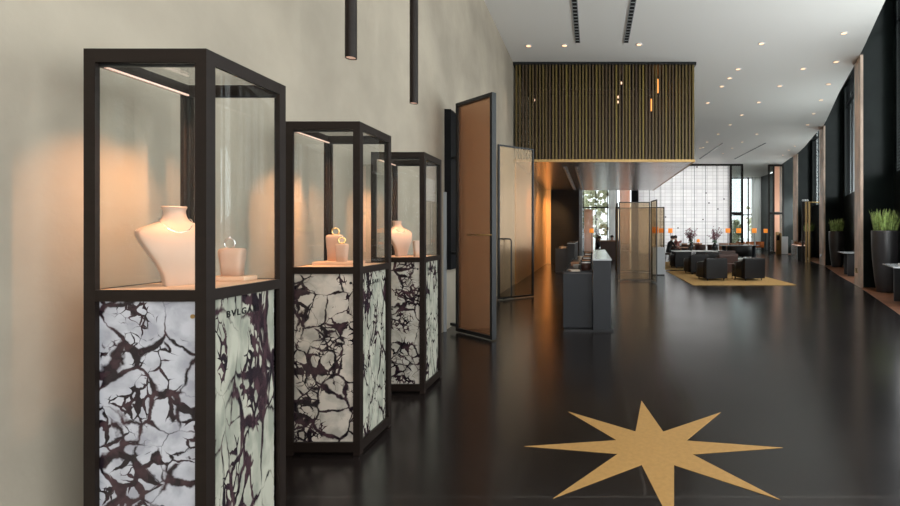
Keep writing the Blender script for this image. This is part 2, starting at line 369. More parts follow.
for i, (a, b) in enumerate(OPEN):
    s = steps(a, b, 0.9)
    fr = MB(); Z0 = ZB[(a,b)]
    for z in (Z0+0.03, 7.05, 7.92):
        for p, q in zip(s, s[1:]): fr.bar((B(p)+0.1,p,z),(B(q)+0.1,q,z),0.12,0.06)
    for p in s: fr.bar((B(p)+0.16,p,Z0),(B(p)+0.16,p,7.95),0.05,0.05,up=(0,1,0))
    wn = struct('window_%d' % (i+1), fr, 'black_steel')
    sl = MB()
    z = 3.16
    while z < 7.85 and Z0 > 1:
        for p, q in zip(s, s[1:]):
            v = [sl.V((B(p)+0.02,p,z+0.009)), sl.V((B(q)+0.02,q,z+0.009)), sl.V((B(q)+0.05,q,z-0.009)), sl.V((B(p)+0.05,p,z-0.009))]
            v2 = [sl.V((B(p)+0.02,p,z+0.014)), sl.V((B(q)+0.02,q,z+0.014)), sl.V((B(q)+0.05,q,z-0.009)), sl.V((B(p)+0.05,p,z-0.009))]
            sl.face(v[::-1]); sl.face(v2)
            for k in range(4): sl.face([v[k], v[(k+1)%4], v2[(k+1)%4], v2[k]])
        z += 0.085
    if Z0 > 1: sl.build('louvre_blind', 'louvre', wn)
    else: sl.bm.free()
    gp = MB(); wallseg_y = s
    gp.prism([(B(y)+0.19,y) for y in s] + [(B(y)+0.2,y) for y in s[::-1]], Z0+0.01, 7.94); gp.build('pane', 'facade_glass', wn)
for i, (a, b) in enumerate(PIERS):
    p = MB(); s = steps(a+0.004, b-0.004, 0.5)
    p.prism([(E(y)+0.07,y) for y in s] + [(B(y)+0.05,y) for y in s[::-1]], 0, 8.28); struct('wall_pier', p, 'void')
    p = MB(); s = steps(a, b, 0.5)
    p.prism([(E(y),y) for y in s] + [(E(y)+0.075,y) for y in s[::-1]], 0, CH-0.004); struct('trim_%d' % (i+2), p, 'pier')
# bronze socket plates low on the two nearest piers
for (y, lab) in ((13.0,'small pale socket plate low on the nearest stone pier'),(21.45,'small pale socket plate low on the second stone pier')):
    s_ = MB((E(y)-0.012,y,0.42)); s_.box(E(y)-0.022, E(y)-0.002, y-0.05, y+0.07, 0.36, 0.5, 0.004)
    tag(s_.build('socket_plate', 'silver'), lab, 'socket')

# unseen rear glazing added behind the camera to let light in
g = MB()
for x in (-2.2,-0.9,0.4,1.7,2.95): g.bar((x,-6,0),(x,-6,CH),0.09,0.12,up=(0,1,0))
for z in (0.05,2.7,CH-0.06): g.bar((-2.25,-6,z),(3.0,-6,z),0.12,0.09)
wr = struct('window_9', g, 'black_steel')
g = MB(); g.box(-2.2,2.95,-6.06,-6.05,0.05,CH-0.05); g.build('pane', 'glass', wr)

# far end: translucent white wall
g = MB((3.2,33,0)); g.box(3.2,9.62,33,33.06,0.0,CH-0.12); struct('wall_far', g, 'panels')
g = MB()
for k in range(9): g.box(3.2+0.79*k-0.016,3.2+0.79*k+0.016,32.96,33.0,0,CH-0.12)
for z in (0.06,2.2,3.4,4.6): g.box(3.2,9.62,32.975,33.0,z-0.009,z+0.009)
struct('trim_6', g, 'desk_stone')
g = MB(); g.box(2.87,10.55,32.86,33.06,CH-0.12,CH-0.002); struct('trim_7', g, 'frame')
g = MB()
for x in (9.7,10.5): g.box(x-0.06,x+0.06,32.86,33.06,0,CH-0.12)
g.box(9.7,10.5,32.88,33.04,2.75,2.9); g.box(9.7,10.5,32.88,33.04,0.0,0.1)
wf = struct('window_12', g, 'frame')
g = MB(); g.box(9.76,10.44,32.95,32.965,0.1,CH-0.12); g.build('pane', 'facade_glass', wf)

# fixings dotted on the white wall
PT = [(703,154.5),(697,167),(662,178.5),(706,193),(709,203),(718,209),(703,219.5),(665.5,217),(678,228),(724,199)]
pn = MB((3.2,32.9,0))
for (px, py) in PT:
    x = (px-593)*32.95/F; z = 1.5+(232-py)*32.95/F
    if z < CH-0.2: pn.box(x-0.045,x+0.045,32.94,32.975,z-0.04,z+0.04)
struct('trim_8', pn, 'black_steel')

# glazed facades at the far end
def facade(num, x0, x1, y, xs, zs, h, m='frame', pane='facade_glass', t=0.07):
    g = MB()
    for x in xs: g.box(x-t/2,x+t/2,y-0.06,y+0.06,0,h)
    for z in zs: g.box(x0,x1,y-0.05,y+0.05,z-0.05,z+0.05)
    o = struct('window_%d' % num, g, m)
    p = MB(); p.box(x0,x1,y-0.006,y+0.006,0.02,h-0.02); p.build('pane', pane, o)
    return o
facade(10, -2.2, 3.0, 35.0, (-2.2,-0.95,-0.7,0.22,1.08,1.75,2.6,2.98), (0.05,3.33,CH-0.06), CH)
facade(11, 9.7, 15.9, 41.0, (9.8,11.3,13.6,15.0), (0.05,3.0,CH-0.06), CH, t=0.10)
c = MB((0,34.5,0))
def drape(mb, x0, x1, y, z0, z1, n=14, a=0.05):
    P = [(x0+(x1-x0)*i/(n*2), y + a*math.sin(i*PI/1.0+0.6*math.sin(i))*(1 if i%2 else -1)) for i in range(n*2+1)]
    A = [mb.V((x,yv,z0)) for x,yv in P]; Bv = [mb.V((x,yv,z1)) for x,yv in P]
    for i in range(len(P)-1): mb.face([A[i],A[i+1],Bv[i+1],Bv[i]], True)
    return mb
def curtain(x0, x1, y, m, lab, z1=CH-0.03):
    mb = MB(((x0+x1)/2,y,0)); drape(mb, x0, x1, y, 0.02, z1, max(4,int((x1-x0)*7)))
    mod_o = mb.build('curtain', m)
    md = mod_o.modifiers.new('thick','SOLIDIFY'); md.thickness = 0.006
    return tag(mod_o, lab, 'curtain')
c.bm.free()
curtain(1.15, 1.70, 34.7, 'sheer', 'white sheer curtain at the far window behind the reception desk')
curtain(1.95, 2.72, 34.3, 'sheer_peach', 'peach curtain behind the woven screens at the far window')
curtain(-0.65, 0.0, 34.75, 'sheer_peach', 'pink sheer curtain beside the dark timber block', 3.2)
curtain(10.95, 11.65, 40.6, 'sheer', 'white sheer curtain left of the dark post at far glazed end')
curtain(13.7, 14.6, 40.5, 'sheer', 'white sheer curtain at the right of the far glazed end')
w = MB(); w.box(2.72,3.2,33,33.3,0,CH); struct('wall_far', w, 'dark_wood')
w = MB(); w.box(14.55,15.0,36.6,40.9,0,CH); struct('wall_pier', w, 'void')
w = MB(); w.box(9.62,9.66,33.06,41,0,CH); struct('wall_far', w, 'ceiling')

# tall bronze framed door leaf at the far right with a peach blind
t = thing('pivot_door', 'tall bronze framed glass door with peach blind at far right', 'door', (12.25,32.6,0))
g = MB(); H = 6.2
for x in (0,0.33,0.98): g.box(x-0.05,x+0.05,-0.06,0.06,0,H)
for z in (0.06,2.8,H-0.06): g.box(0,0.98,-0.05,0.05,z-0.07,z+0.07)
g.build('door_frame', 'frame', t)
g = MB(); g.box(0.4,0.75,0.0,0.02,2.9,H-0.1); g.box(0.4,0.75,0.0,0.02,0.1,2.7); g.build('blind', 'peach', t)
g = MB(); g.box(0.05,0.33,-0.01,0.0,0.1,H-0.1); g.build('pane', 'facade_glass', t)

# outside: paving and trees beyond the far windows
g = MB(); g.box(-60,80,41.01,120,-0.25,-0.05); g.box(-60,WX-0.3,-40,41.01,-0.25,-0.05); g.box(WX-0.3,80,-40,-6.01,-0.25,-0.05); g.box(17,80,-6.01,41.01,-0.25,-0.05)
struct('ground', g, 'paving')
def tree(x, y, h, r, lab):
    t = thing('tree', lab, 'tree', (x,y,-0.05), 0, 'trees outside the far windows')
    g = MB(); g.tube([(0,0,0),(0.1,0.05,h*0.3),(0,0,h*0.6)], [0.16,0.13,0.08]); g.build('trunk', 'bark', t)
    g = MB()
    for k in range(150):
        a = random.uniform(0,2*PI); q = r*math.sqrt(random.random()); z = h*0.22+random.random()*h*0.78
        g.ico((q*math.cos(a), q*math.sin(a), z), random.uniform(0.10,0.24), 1, 0.35)
    g.build('crown', 'crown', t)
for (x, y, h, r, lab) in ((0.3,39.5,5.2,1.0,'leafy yellow-green tree outside the window beyond the reception desk'),
        (-1.6,43,6.5,1.2,'taller tree further out beyond the reception desk window'),
        (12.2,50,3.6,1.6,'low green tree outside the far glazed end, left of centre'),
        (12.9,43.5,2.6,0.8,'small bush-like tree outside behind the bronze framed window'),
        (17.0,47,4.4,1.6,'green tree outside the right of the far glazed end')):
    tree(x, y, h, r, lab)

# ------------------------------------------------------------------ slatted bronze volume hung from the ceiling
BX0, BX1, BY0, BY1, BZ = -2.25, 2.87, 13.16, 22.2, 3.47
t = thing('slatted_bronze_box', 'large bronze slatted box hung from the ceiling over reception', 'suspended box', (0,13.16,BZ))
o3 = (0,13.16,BZ)
g = MB(o3)
n = 54; pitch = (BX1-BX0-0.06)/n
for k in range(n):
    x = BX0+0.05+pitch*(k+0.25)
    g.box(x, x+pitch*0.56, BY0, BY0+0.07, BZ+0.07, CH-0.08)
for k in range(96):
    y = BY0+0.1+0.094*k; g.box(BX1-0.06, BX1, y, y+0.045, BZ+0.07, CH-0.08)
g.build('slat_screen', 'slats', t)
g = MB(o3); g.box(BX0+0.005,BX1+0.03,BY0-0.03,BY1,CH-0.08,CH-0.005); g.build('top_rail', 'black_steel', t)
g = MB(o3); g.box(BX0+0.005,BX1,BY0-0.01,BY0+0.05,BZ,BZ+0.07); g.box(BX1-0.05,BX1,BY0+0.05,BY1,BZ,BZ+0.07); g.build('edge_rail', 'brass', t)
g = MB(o3); g.box(BX0+0.005,BX1-0.055,BY0+0.055,BY1,BZ+0.005,BZ+0.06); g.build('soffit', 'soffit', t)
g = MB(o3); g.box(BX0+0.3,BX1-0.3,15.4,15.45,BZ+0.06,CH-0.09); g.build('inner_wall', 'leather_brown', t)
g = MB(o3)
for z in (4.2,4.9,5.6): g.box(BX0+0.1,BX1-0.1,14.0,14.03,z-0.015,z+0.015)
g.build('inner_rail', 'frame', t)
for X in (-0.85,-0.49):
    g = MB(o3); g.box(X-0.06,X+0.06,13.9,21.8,BZ-0.012,BZ+0.004); s_ = g.build('light_track', 'black_steel', t)
    for k in range(12): y = 14.2+k*0.62; g = MB(o3); g.lathe([(0.035,BZ-0.05),(0.045,BZ-0.013)],10,(X,y)); g.build('spotlight', 'silver', s_)
def hang(px, py, w_, h_, m, name, lab, cat, grp=None):
    y = 14.2 + 0.17*(hang.n % 3); hang.n += 1; x = (px-593)*y/F; z = 1.5+(232-py)*y/F
    t = thing(name, lab, cat, (x,y,z), 0, grp)
    g = MB(); g.lathe([(w_*0.7,-h_/2),(w_,-h_/2+0.02),(w_,h_/2-0.02),(w_*0.6,h_/2)],12); g.build('glass_tube', m, t)
    g = MB(); top = CH-0.085-z; g.tube([(0,0,h_/2),(0,0,top)],0.008,6); g.build('cord', 'black_steel', t)
hang.n = 0
hang(657.2,86,0.05,0.42,'bulb','pendant_tube_lamp','upper amber tube lamp glowing behind the bronze slats','lamp','amber tube lamps behind the slats')
hang(650.8,105,0.06,0.36,'bulb','pendant_tube_lamp','lower amber tube lamp glowing behind the bronze slats','lamp','amber tube lamps behind the slats')
for (px, py, lab) in ((621.6,76,'topmost small glowing bulb behind the bronze slats'),(621.3,83,'second small glowing bulb from the top behind the slats'),
        (618.3,97,'third small glowing bulb down behind the slats'),(617.8,102,'lowest small glowing bulb behind the bronze slats'),(534,100,'small bulb at the left end behind the bronze slats')):
    hang(px+random.uniform(-.1,.1), py, 0.03, 0.07, 'bulb2', 'pendant_bulb', lab, 'bulb', 'small bulbs behind the slats')

# under the box: copper wall lining, dark timber block
g = MB((-2.2,BY0,0)); g.box(WX,WX+0.04,BY0+0.3,BY1,0.0,BZ); struct('wall_left', g, 'copper')
g = MB(); g.box(WX+0.04,-2.0,22.2,22.4,0,BZ); struct('wall_far', g, 'copper')
g = MB(); g.box(-2.0,-0.66,22.2,30.5,0,CH); struct('wall_core', g, 'dark_wood')

# ------------------------------------------------------------------ showcases
def text_mesh(txt, size, m, parent, loc, rot, spacing=1.3, bold=0.0):
    cu = bpy.data.curves.new('txt', 'FONT'); cu.body = txt; cu.size = size; cu.space_character = spacing; cu.align_x = 'CENTER'; cu.align_y = 'CENTER'
    cu.extrude = 0.0008; cu.offset = bold
    o = bpy.data.objects.new('txt', cu); C.objects.link(o)
    dg = bpy.context.evaluated_depsgraph_get(); me = bpy.data.meshes.new_from_object(o.evaluated_get(dg))
    bpy.data.objects.remove(o); me.materials.clear(); me.materials.append(M[m])
    q = bpy.data.objects.new('lettering', me); C.objects.link(q); q.parent = parent; q.location = loc; q.rotation_euler = rot
    return q
SW, SD, SH = 0.497, 0.49, 2.243
P_ = 0.046
def showcase(x0, y0, i, lab):
    t = thing('display_case', lab, 'showcase', (x0,y0,0), 0, 'jewellery showcases along the plaster wall')
    g = MB(); b = P_
    for x in (0,SW-b):
        for y in (0,SD-b):                                  # L shaped posts
            q = 0.018; xa = 0 if x == 0 else SW; dx = 1 if x == 0 else -1; ya = 0 if y == 0 else SD; dy = 1 if y == 0 else -1
            P = [(xa,ya),(xa+dx*b,ya),(xa+dx*b,ya+dy*q),(xa+dx*q,ya+dy*q),(xa+dx*q,ya+dy*b),(xa,ya+dy*b)]
            g.prism(P if dx*dy > 0 else P[::-1], 0, SH)
    for z0, z1 in ((0.02,0.085),(1.218,1.264),(SH-0.055,SH)):
        for y in (0,SD-b): yy_ = (0.0005,0.0175) if y == 0 else (SD-0.0175,SD-0.0005); g.box(b,SW-b,*yy_,z0,z1)
        for x in (0,SW-b): xx_ = (0.0005,0.0175) if x == 0 else (SW-0.0175,SW-0.0005); g.box(*xx_,b,SD-b,z0,z1)
    g.build('frame', 'frame', t)
    # inner linings of the glazing
    g = MB()
    for x in (0.019,SW-0.031):
        for y in (0.019,SD-0.031): g.box(x,x+0.012,y,y+0.012,1.264,SH-0.055)
    for y in (0.019,SD-0.031): g.box(0.031,SW-0.031,y,y+0.012,SH-0.066,SH-0.055)
    g.build('glazing_bead', 'black_steel', t)
    e = 0.032
    for nm, bx in (('front',(0.02,SW-0.02,0.0185,0.0245)),('rear',(0.02,SW-0.02,SD-0.0245,SD-0.0185)),('left',(0.0185,0.0245,0.026,SD-0.026)),('right',(SW-0.0245,SW-0.0185,0.026,SD-0.026))):
        g = MB(); g.box(*bx,1.264,SH-0.055); g.build('glass_pane', 'glass', t)
    g = MB(); g.box(b,SW-b,b,SD-b,SH-0.012,SH-0.006); g.build('glass_top', 'glass', t)
    g = MB(); g.box(b*0.5,SW-b*0.5,b*0.5,SD-b*0.5,1.225,1.262); g.build('shelf', 'felt', t)
    for x in (0.034,):
        g = MB(); g.box(x,x+0.010,b,SD-b,SH-0.064,SH-0.056); g.build('light_strip', 'strip_light', t)
    sd = (i*3.7, i*5.1, i*2.3+0.4)
    col = [((0.50,0.50,0.54),(0.33,0.33,0.37)),((0.60,0.52,0.44),(0.38,0.34,0.29)),((0.50,0.46,0.40),(0.36,0.33,0.28))][i]
    mf = marble('breccia_marble_front', col[0], col[1], [1.0,1.0,1.15][i], (1,1,1), (0,0,0), sd)
    ms = marble('breccia_marble_side', (0.40,0.385,0.315), (0.24,0.245,0.20), [0.95,1.15,1.2][i], (1,1.5,0.55), (0.55,0,0), (sd[0]+SEED[0],sd[1]+SEED[1],sd[2]+SEED[2]))  # side tint puts greenish reflected light into the marble colour
    zz = (0.085,1.218)
    g = MB(); g.box(0.045,SW-b,0.0185,0.03,*zz); pf = g.build('marble_panel', mf, t)
    g = MB(); g.box(b,SW-b,SD-0.03,SD-0.016,*zz); g.build('marble_panel', mf, t)
    g = MB(); g.box(0.016,0.03,b,SD-b,*zz); g.build('marble_panel', ms, t)
    g = MB(); g.box(SW-0.03,SW-0.0185,b,SD-0.062,*zz); ps = g.build('marble_panel', ms, t)
    g = MB(); g.box(0.06,SW-0.06,0.06,SD-0.06,0.03,1.21); g.build('carcass', 'black_steel', t)
    text_mesh('BVLGARI', 0.040, 'letter', ps, (SW-0.017, SD*0.5-0.02, 1.142), (PI/2,0,PI/2), 1.35, 0.0008)
    # round lock
    g = MB((0,0,0)); zc = 1.155; xc = SW-b-0.024
    ring = [(xc+0.009*math.cos(a*PI/8), 0.0155, zc+0.009*math.sin(a*PI/8)) for a in range(16)]
    ring2 = [(p[0],0.0205,p[2]) for p in ring]
    g.loft([ring, ring2]); g.build('lock', ['brass','black_steel','black_steel'][i], pf)
    # warm lights built into the head of the case
    for (lx, ly, pw, tx_, ty_, tz_, cone) in ((0.30,0.25,1.0,-0.19,0.22,1.36,1.2),(0.30,0.40,0.9,-0.19,0.50,1.38,1.15),(0.36,0.12,0.42,0.22,0.26,1.3,0.85)):
        l = bpy.data.lights.new('case_light','SPOT'); l.energy = CASE_W*pw*(1.0 if i == 0 else 1.35); l.color = (1.0,0.47,0.21); l.spot_size = cone; l.spot_blend = 0.9; l.shadow_soft_size = 0.012
        lo = bpy.data.objects.new('case_light', l); C.objects.link(lo); lo.location = (x0+lx, y0+ly, SH-0.03)
        d = Vector((x0+tx_,y0+ty_,tz_)) - lo.location; lo.rotation_euler = d.to_track_quat('-Z','Y').to_euler()
    return t
CASE_W = 34.0
SEED = (2.6,6.46,4.115)
LW = 2.8; LB = 5.5; LR = 2.0; LP_ = 3.1
SX = -2.062
showcase(SX, 1.894, 0, 'nearest tall glass showcase with white and purple veined marble base')
showcase(SX, 3.141, 1, 'middle tall glass showcase with cream marble base, holding two ring stands')
showcase(SX, 4.345, 2, 'farthest tall glass showcase, smallest in view, holding a bust and low pad')

def bust(name, loc, rz, lab, s=1.0):
    g = MB()
    secs = []
    def ring(z, hw, df, db, yo, n=40, p=2.4):
        out = []
        for k in range(n):
            a = 2*PI*k/n; cx, sy = math.cos(a), math.sin(a)
            x = hw*math.copysign(abs(cx)**(2/p), cx); y = (db if sy > 0 else df)*math.copysign(abs(sy)**(2/p), sy)
            x *= 0.93; y += 0.030*min(1, abs(x)/0.136)**2 * (1 if z < 0.29 else 0)
            out.append((x*s, (y+yo)*s, z*s))
        return out
    for (z, hw, df, db, yo) in ((0,0.056,0.026,0.036,0.0),(0.010,0.058,0.028,0.036,0.0),(0.05,0.066,0.028,0.030,-0.006),(0.10,0.088,0.028,0.026,-0.014),(0.15,0.114,0.026,0.052,-0.016),
            (0.195,0.135,0.026,0.064,-0.010),(0.225,0.144,0.026,0.070,0.000),(0.243,0.142,0.026,0.070,0.012),(0.256,0.128,0.026,0.066,0.026),(0.267,0.104,0.028,0.040,0.040),(0.277,0.080,0.032,0.042,0.050),(0.288,0.062,0.036,0.042,0.058),
            (0.300,0.051,0.038,0.040,0.063),(0.318,0.045,0.038,0.039,0.066),(0.338,0.043,0.038,0.038,0.068),(0.354,0.050,0.043,0.043,0.068),(0.358,0.047,0.041,0.041,0.068)):
        secs.append(ring(z,hw,df,db,yo, p=2.0 if z > 0.285 else 7.0))
    g.loft(secs)
    o = g.build(name, 'bust', None, loc); o.rotation_euler = (0,0,rz); o.data.set_sharp_from_angle(angle=math.radians(38))
    return tag(o, lab, 'jewellery bust')
def necklace(loc, rz, lab, s=1.0, pend=True):
    t = thing('necklace', lab, 'necklace', loc, rz)
    pts = []
    N = 36
    for k in range(N):
        a = 2*PI*k/N; dn = max(0, -math.sin(a))            # front half dips over the chest
        rx = 0.058+0.012*dn; z = 0.300 - 0.062*dn**1.6
        y = 0.064 + 0.048*math.sin(a) - 0.030*dn**2
        pts.append((rx*math.cos(a)*s, y*s, z*s))
    g = MB(); g.tube(pts, 0.0028*s, 6, closed=True); g.build('chain', 'silver', t)
    if pend:
        g = MB(); 
        for k in range(5): g.ico((0.0, (-0.016-0.0045*k)*s, (0.236-0.011*k)*s), (0.0055-0.0006*k)*s, 1, 0, (1,0.6,1.2))
        g.build('pendant', 'silver', t)
    return t
SHZ = 1.2625
bust('necklace_bust', (-1.855,2.10,SHZ), math.radians(57), 'cream necklace bust in the nearest showcase', 0.99)
necklace((-1.855,2.10,SHZ), math.radians(57), 'fine silver necklace with drop pendant on the nearest bust', 0.99)
bust('necklace_bust', (-1.875,4.58,SHZ), math.radians(58), 'cream necklace bust in the farthest showcase', 0.97)
necklace((-1.875,4.58,SHZ), math.radians(58), 'thin necklace on the bust in the farthest showcase', 0.97)

def stand(loc, w_, d_, h_, rz, lab, name='ring_stand', cat='ring stand'):
    g = MB(); n = 28
    def rr(z, hw, hd, p=4):
        return [(hw*math.copysign(abs(math.cos(2*PI*k/n))**(2/p), math.cos(2*PI*k/n)), hd*math.copysign(abs(math.sin(2*PI*k/n))**(2/p), math.sin(2*PI*k/n)), z) for k in range(n)]
    hw, hd = w_/2, d_/2
    g.loft([rr(0,hw*0.78,hd*0.9),rr(h_*0.4,hw*0.85,hd*0.95),rr(h_*0.75,hw*0.96,hd),rr(h_*0.88,hw,hd),rr(h_*0.95,hw*0.96,hd*0.95),rr(h_*0.985,hw*0.86,hd*0.85),rr(h_,hw*0.70,hd*0.7)])
    o = g.build(name, 'bust', None, loc); o.rotation_euler = (0,0,rz); return tag(o, lab, cat)
def tray(x0,x1,y0,y1,z,lab,h=0.022):
    g = MB((x0,y0,z)); g.box(x0,x1,y0,y1,z,z+h,0.004); return tag(g.build('display_tray','felt'), lab, 'tray')
def ringthing(c, r, w_, rz, lab, m='silver', gem=True, name='ring'):
    t = thing(name, lab, name, c, rz)
    N = 28; g = MB(); g.tube([(r*math.cos(2*PI*k/N), 0, r*math.sin(2*PI*k/N)) for k in range(N)], w_, 8, closed=True); g.build('band', m, t)
    if gem:
        g = MB(); g.lathe([(0.001,r-0.002),(0.006,r+0.004),(0.008,r+0.007),(0.004,r+0.009)],10); g.build('gemstone','silver',t)
    return t
TZ = SHZ+0.0225
tray(-1.86,-1.68,2.255,2.345,SHZ,'thin suede tray under the ring stand in the nearest showcase')
stand((-1.772,2.30,TZ),0.115,0.06,0.135,0.1,'small cream ring stand in the nearest showcase')
ringthing((-1.785,2.30,TZ+0.135+0.024),0.024,0.0032,0.15,'silver ring standing upright on the nearest ring stand')
tray(-2.02,-1.72,3.36,3.54,SHZ,'thin suede tray under the paired ring stands in the middle showcase')
stand((-1.915,3.47,TZ),0.118,0.06,0.195,0.05,'taller cream ring stand at left in the middle showcase')
stand((-1.822,3.395,TZ),0.090,0.05,0.130,0.05,'shorter cream ring stand in front in the middle showcase')
ringthing((-1.908,3.47,TZ+0.195+0.024),0.024,0.006,0.3,'chunky gold ring on the taller stand in the middle showcase','gold')
ringthing((-1.822,3.395,TZ+0.130+0.024),0.021,0.007,0.5,'gold ring on the shorter stand in the middle showcase','gold')
o = stand((-1.705,4.55,SHZ),0.10,0.045,0.155,math.radians(60),'low curved cream display pad in the farthest showcase','display_pad','display pad')
ringthing((-1.95,2.02,SHZ+0.003),0.0,0.001,0,'x','silver') if False else None

# tube pendants over the showcases
tp = thing('tube_pendant', 'x', 'pendant lamp', (0,0,0))
g = MB(); g.lathe([(0.041,2.80),(0.041,CH-0.002)],24,caps=False); g.lathe([(0.036,2.80),(0.036,2.86)],24,caps=False); 
g.lathe([(0.036,2.80),(0.041,2.80)],24,caps=False); g.build('tube','frame',tp)
g = MB(); g.lathe([(0.001,2.806),(0.0355,2.806)],24,caps=False); g.build('lens','strip_light',tp)
repeats(tp, [((-1.81,2.24,0),0,'dark metal tube pendant above the nearest showcase'),
             ((-1.81,3.50,0),0,'left dark metal tube pendant hanging above the middle showcase'),
             ((-1.81,4.73,0),0,'right dark metal tube pendant hanging above the farthest showcase')], 'tube pendants over the showcases', None)

# ------------------------------------------------------------------ star inlay
sx, sy = 0.42, 3.262
poly = []
for k in range(16):
    a = PI/2 - 0.012 + k*PI/8; r = 0.90 if k%2 == 0 else 0.272
    poly.append((sx+r*math.cos(a), sy+r*math.sin(a)))
g = MB((sx,sy,0)); g.prism(poly, 0.0, 0.0025); tag(g.build('star_inlay','inlay'), 'eight pointed brass star inlaid in the dark floor', 'star')

# ------------------------------------------------------------------ tall pivoting screens at left
def framed_panel(name, a, b, h, fr, pane, lab, cat='screen', t_=0.05, pm='black_steel', z0=0.02):
    a = Vector((a[0],a[1],0)); b = Vector((b[0],b[1],0)); L_ = (b-a).length; ang = math.atan2(b.y-a.y, b.x-a.x)
    t = thing(name, lab, cat, a, ang)
    g = MB(); 
    g.box(0,fr,-t_/2,t_/2,z0,h); g.box(L_-fr,L_,-t_/2,t_/2,z0,h); g.box(fr,L_-fr,-t_/2,t_/2,z0,z0+fr); g.box(fr,L_-fr,-t_/2,t_/2,h-fr,h)
    g.build('frame', pm, t)
    g = MB(); g.box(fr,L_-fr,-0.006,0.006,z0+fr,h-fr); g.build('panel', pane, t)
    return t, L_
t, L_ = framed_panel('pivot_screen', (-2.03,7.02), (-1.36,6.44), 3.42, 0.05, 'bronze_glass', 'tall bronze glass screen in black frame behind the showcases', t_=0.07)
g = MB(); 
g.bm.free()
for z in (0.10,1.18,2.62):
    g = MB(); g.box(-0.17,0.0,-0.02,0.02,z-0.02,z+0.02); g.build('bracket','black_steel',t)
g = MB(); g.tube([(L_-0.02,-0.05,1.46),(L_-0.55,-0.05,1.46)],0.009,8)
g.tube([(L_-0.02,-0.05,1.46),(L_-0.02,0,1.46)],0.009,8); g.tube([(L_-0.55,-0.05,1.46),(L_-0.55,0,1.46)],0.009,8); g.build('handle','brass',t)
t, L_ = framed_panel('pivot_screen', (-2.09,10.3), (-1.39,10.9), 3.43, 0.035, 'mesh_screen', 'woven bronze mesh screen in thin black frame, farther of two on left', t_=0.05)
g = MB(); g.tube([(0.04,-0.03,1.35),(0.04,-0.16,1.35),(0.20,-0.16,1.35),(0.24,-0.16,1.30),(0.24,-0.16,0.06),(0.04,-0.16,0.04)],0.016,8); g.build('support_rail','black_steel',t)
# blackened steel post fixed to the wall
t = thing('wall_post', 'blackened steel panel fixed upright on the wall beside showcase', 'panel', (WX,7.2,0))
g = MB(); g.box(0.002,0.10,-0.12,0.62,0.93,3.36); g.build('upright','letter',t)
g = MB(); g.box(0.002,0.04,-0.165,-0.125,0.0,2.1); g.build('edge_strip','desk_stone',t)

# ------------------------------------------------------------------ reception desks
def desk(x0, y0, ln, lab):
    t = thing('reception_desk', lab, 'reception desk', (x0,y0,0), 0, 'reception desks under the bronze box')
    g = MB(); g.box(-0.46,-0.004,0.17,ln-0.1,0.03,0.86,0.004); g.build('low_counter','desk',t)
    g = MB(); g.box(-0.45,-0.01,0.18,ln-0.1,0.86,0.875); g.build('worktop','desk_top',t)
    g = MB(); g.box(-0.46,-0.43,0.17,ln-0.1,0.875,0.89); g.box(-0.43,-0.01,0.17,0.19,0.875,0.89); g.build('worktop_rim','desk',t)
    g = MB(); g.box(0,0.27,0,ln,0.03,1.07,0.004); g.build('high_counter','desk',t)
    g = MB(); g.box(-0.005,0.28,-0.005,ln+0.005,1.07,1.095,0.003); g.build('counter_top','desk_stone',t)
    g = MB(); g.box(-0.44,0.31,0.02,ln-0.02,0.0,0.03); g.build('plinth','black_steel',t)
    return t
desk(0.0, 7.02, 3.75, 'near graphite reception desk with pale raised counter top')
desk(-0.94, 17.2, 3.4, 'far graphite reception desk beside the dark timber wall')
def phone(x, y, z, rz, lab):
    t = thing('telephone', lab, 'telephone', (x,y,z), rz)
    g = MB(); g.loft([[(-0.09,-0.1,0.0),(0.09,-0.1,0),(0.09,0.1,0),(-0.09,0.1,0)],[(-0.085,-0.1,0.02),(0.085,-0.1,0.02),(0.085,0.1,0.07),(-0.085,0.1,0.07)]]); g.build('base','black_steel',t)
    g = MB(); g.tube([(-0.055,-0.1,0.06),(-0.055,-0.03,0.075),(-0.055,0.05,0.095),(-0.055,0.1,0.10)],[0.025,0.016,0.016,0.025],8); g.build('handset','vase',t)
phone(-0.14,7.75,0.8755,0.2,'black telephone on the near desk worktop, nearest to the front')
phone(-0.16,9.2,0.8755,-0.1,'black telephone farther back on the near desk worktop')
def papers(x, y, z, rz, n_, m, lab, w_=0.21, d_=0.29, stz=0.006, name='paper_stack', cat='papers'):
    g = MB()
    for k in range(n_):
        a = random.uniform(-0.12,0.12); dx = random.uniform(-0.01,0.01)
        c_, s_ = math.cos(a), math.sin(a)
        P = [(dx+c_*u-s_*v, s_*u+c_*v) for u,v in ((-w_/2,-d_/2),(w_/2,-d_/2),(w_/2,d_/2),(-w_/2,d_/2))]
        g.prism(P, k*stz, (k+0.85)*stz)
    o = g.build(name, m, None, (x,y,z)); o.rotation_euler = (0,0,rz); return tag(o, lab, cat)
Z = 0.8755
papers(-0.30,7.48,Z,0.3,4,'paper','stack of printed leaflets at the front of the near desk', 0.16,0.2)
papers(-0.20,8.22,Z,0.7,9,'tabletop','pale stack of brochures behind the front telephone on the near desk', 0.18,0.24)
papers(-0.31,8.80,Z,0.0,6,'tan','tan leather folders lying on the near desk worktop', 0.2,0.28,0.010,'folder_stack','folders')
papers(-0.20,9.75,Z,0.2,12,'paper','taller pile of leaflets at the back of the near desk', 0.18,0.24,0.010)
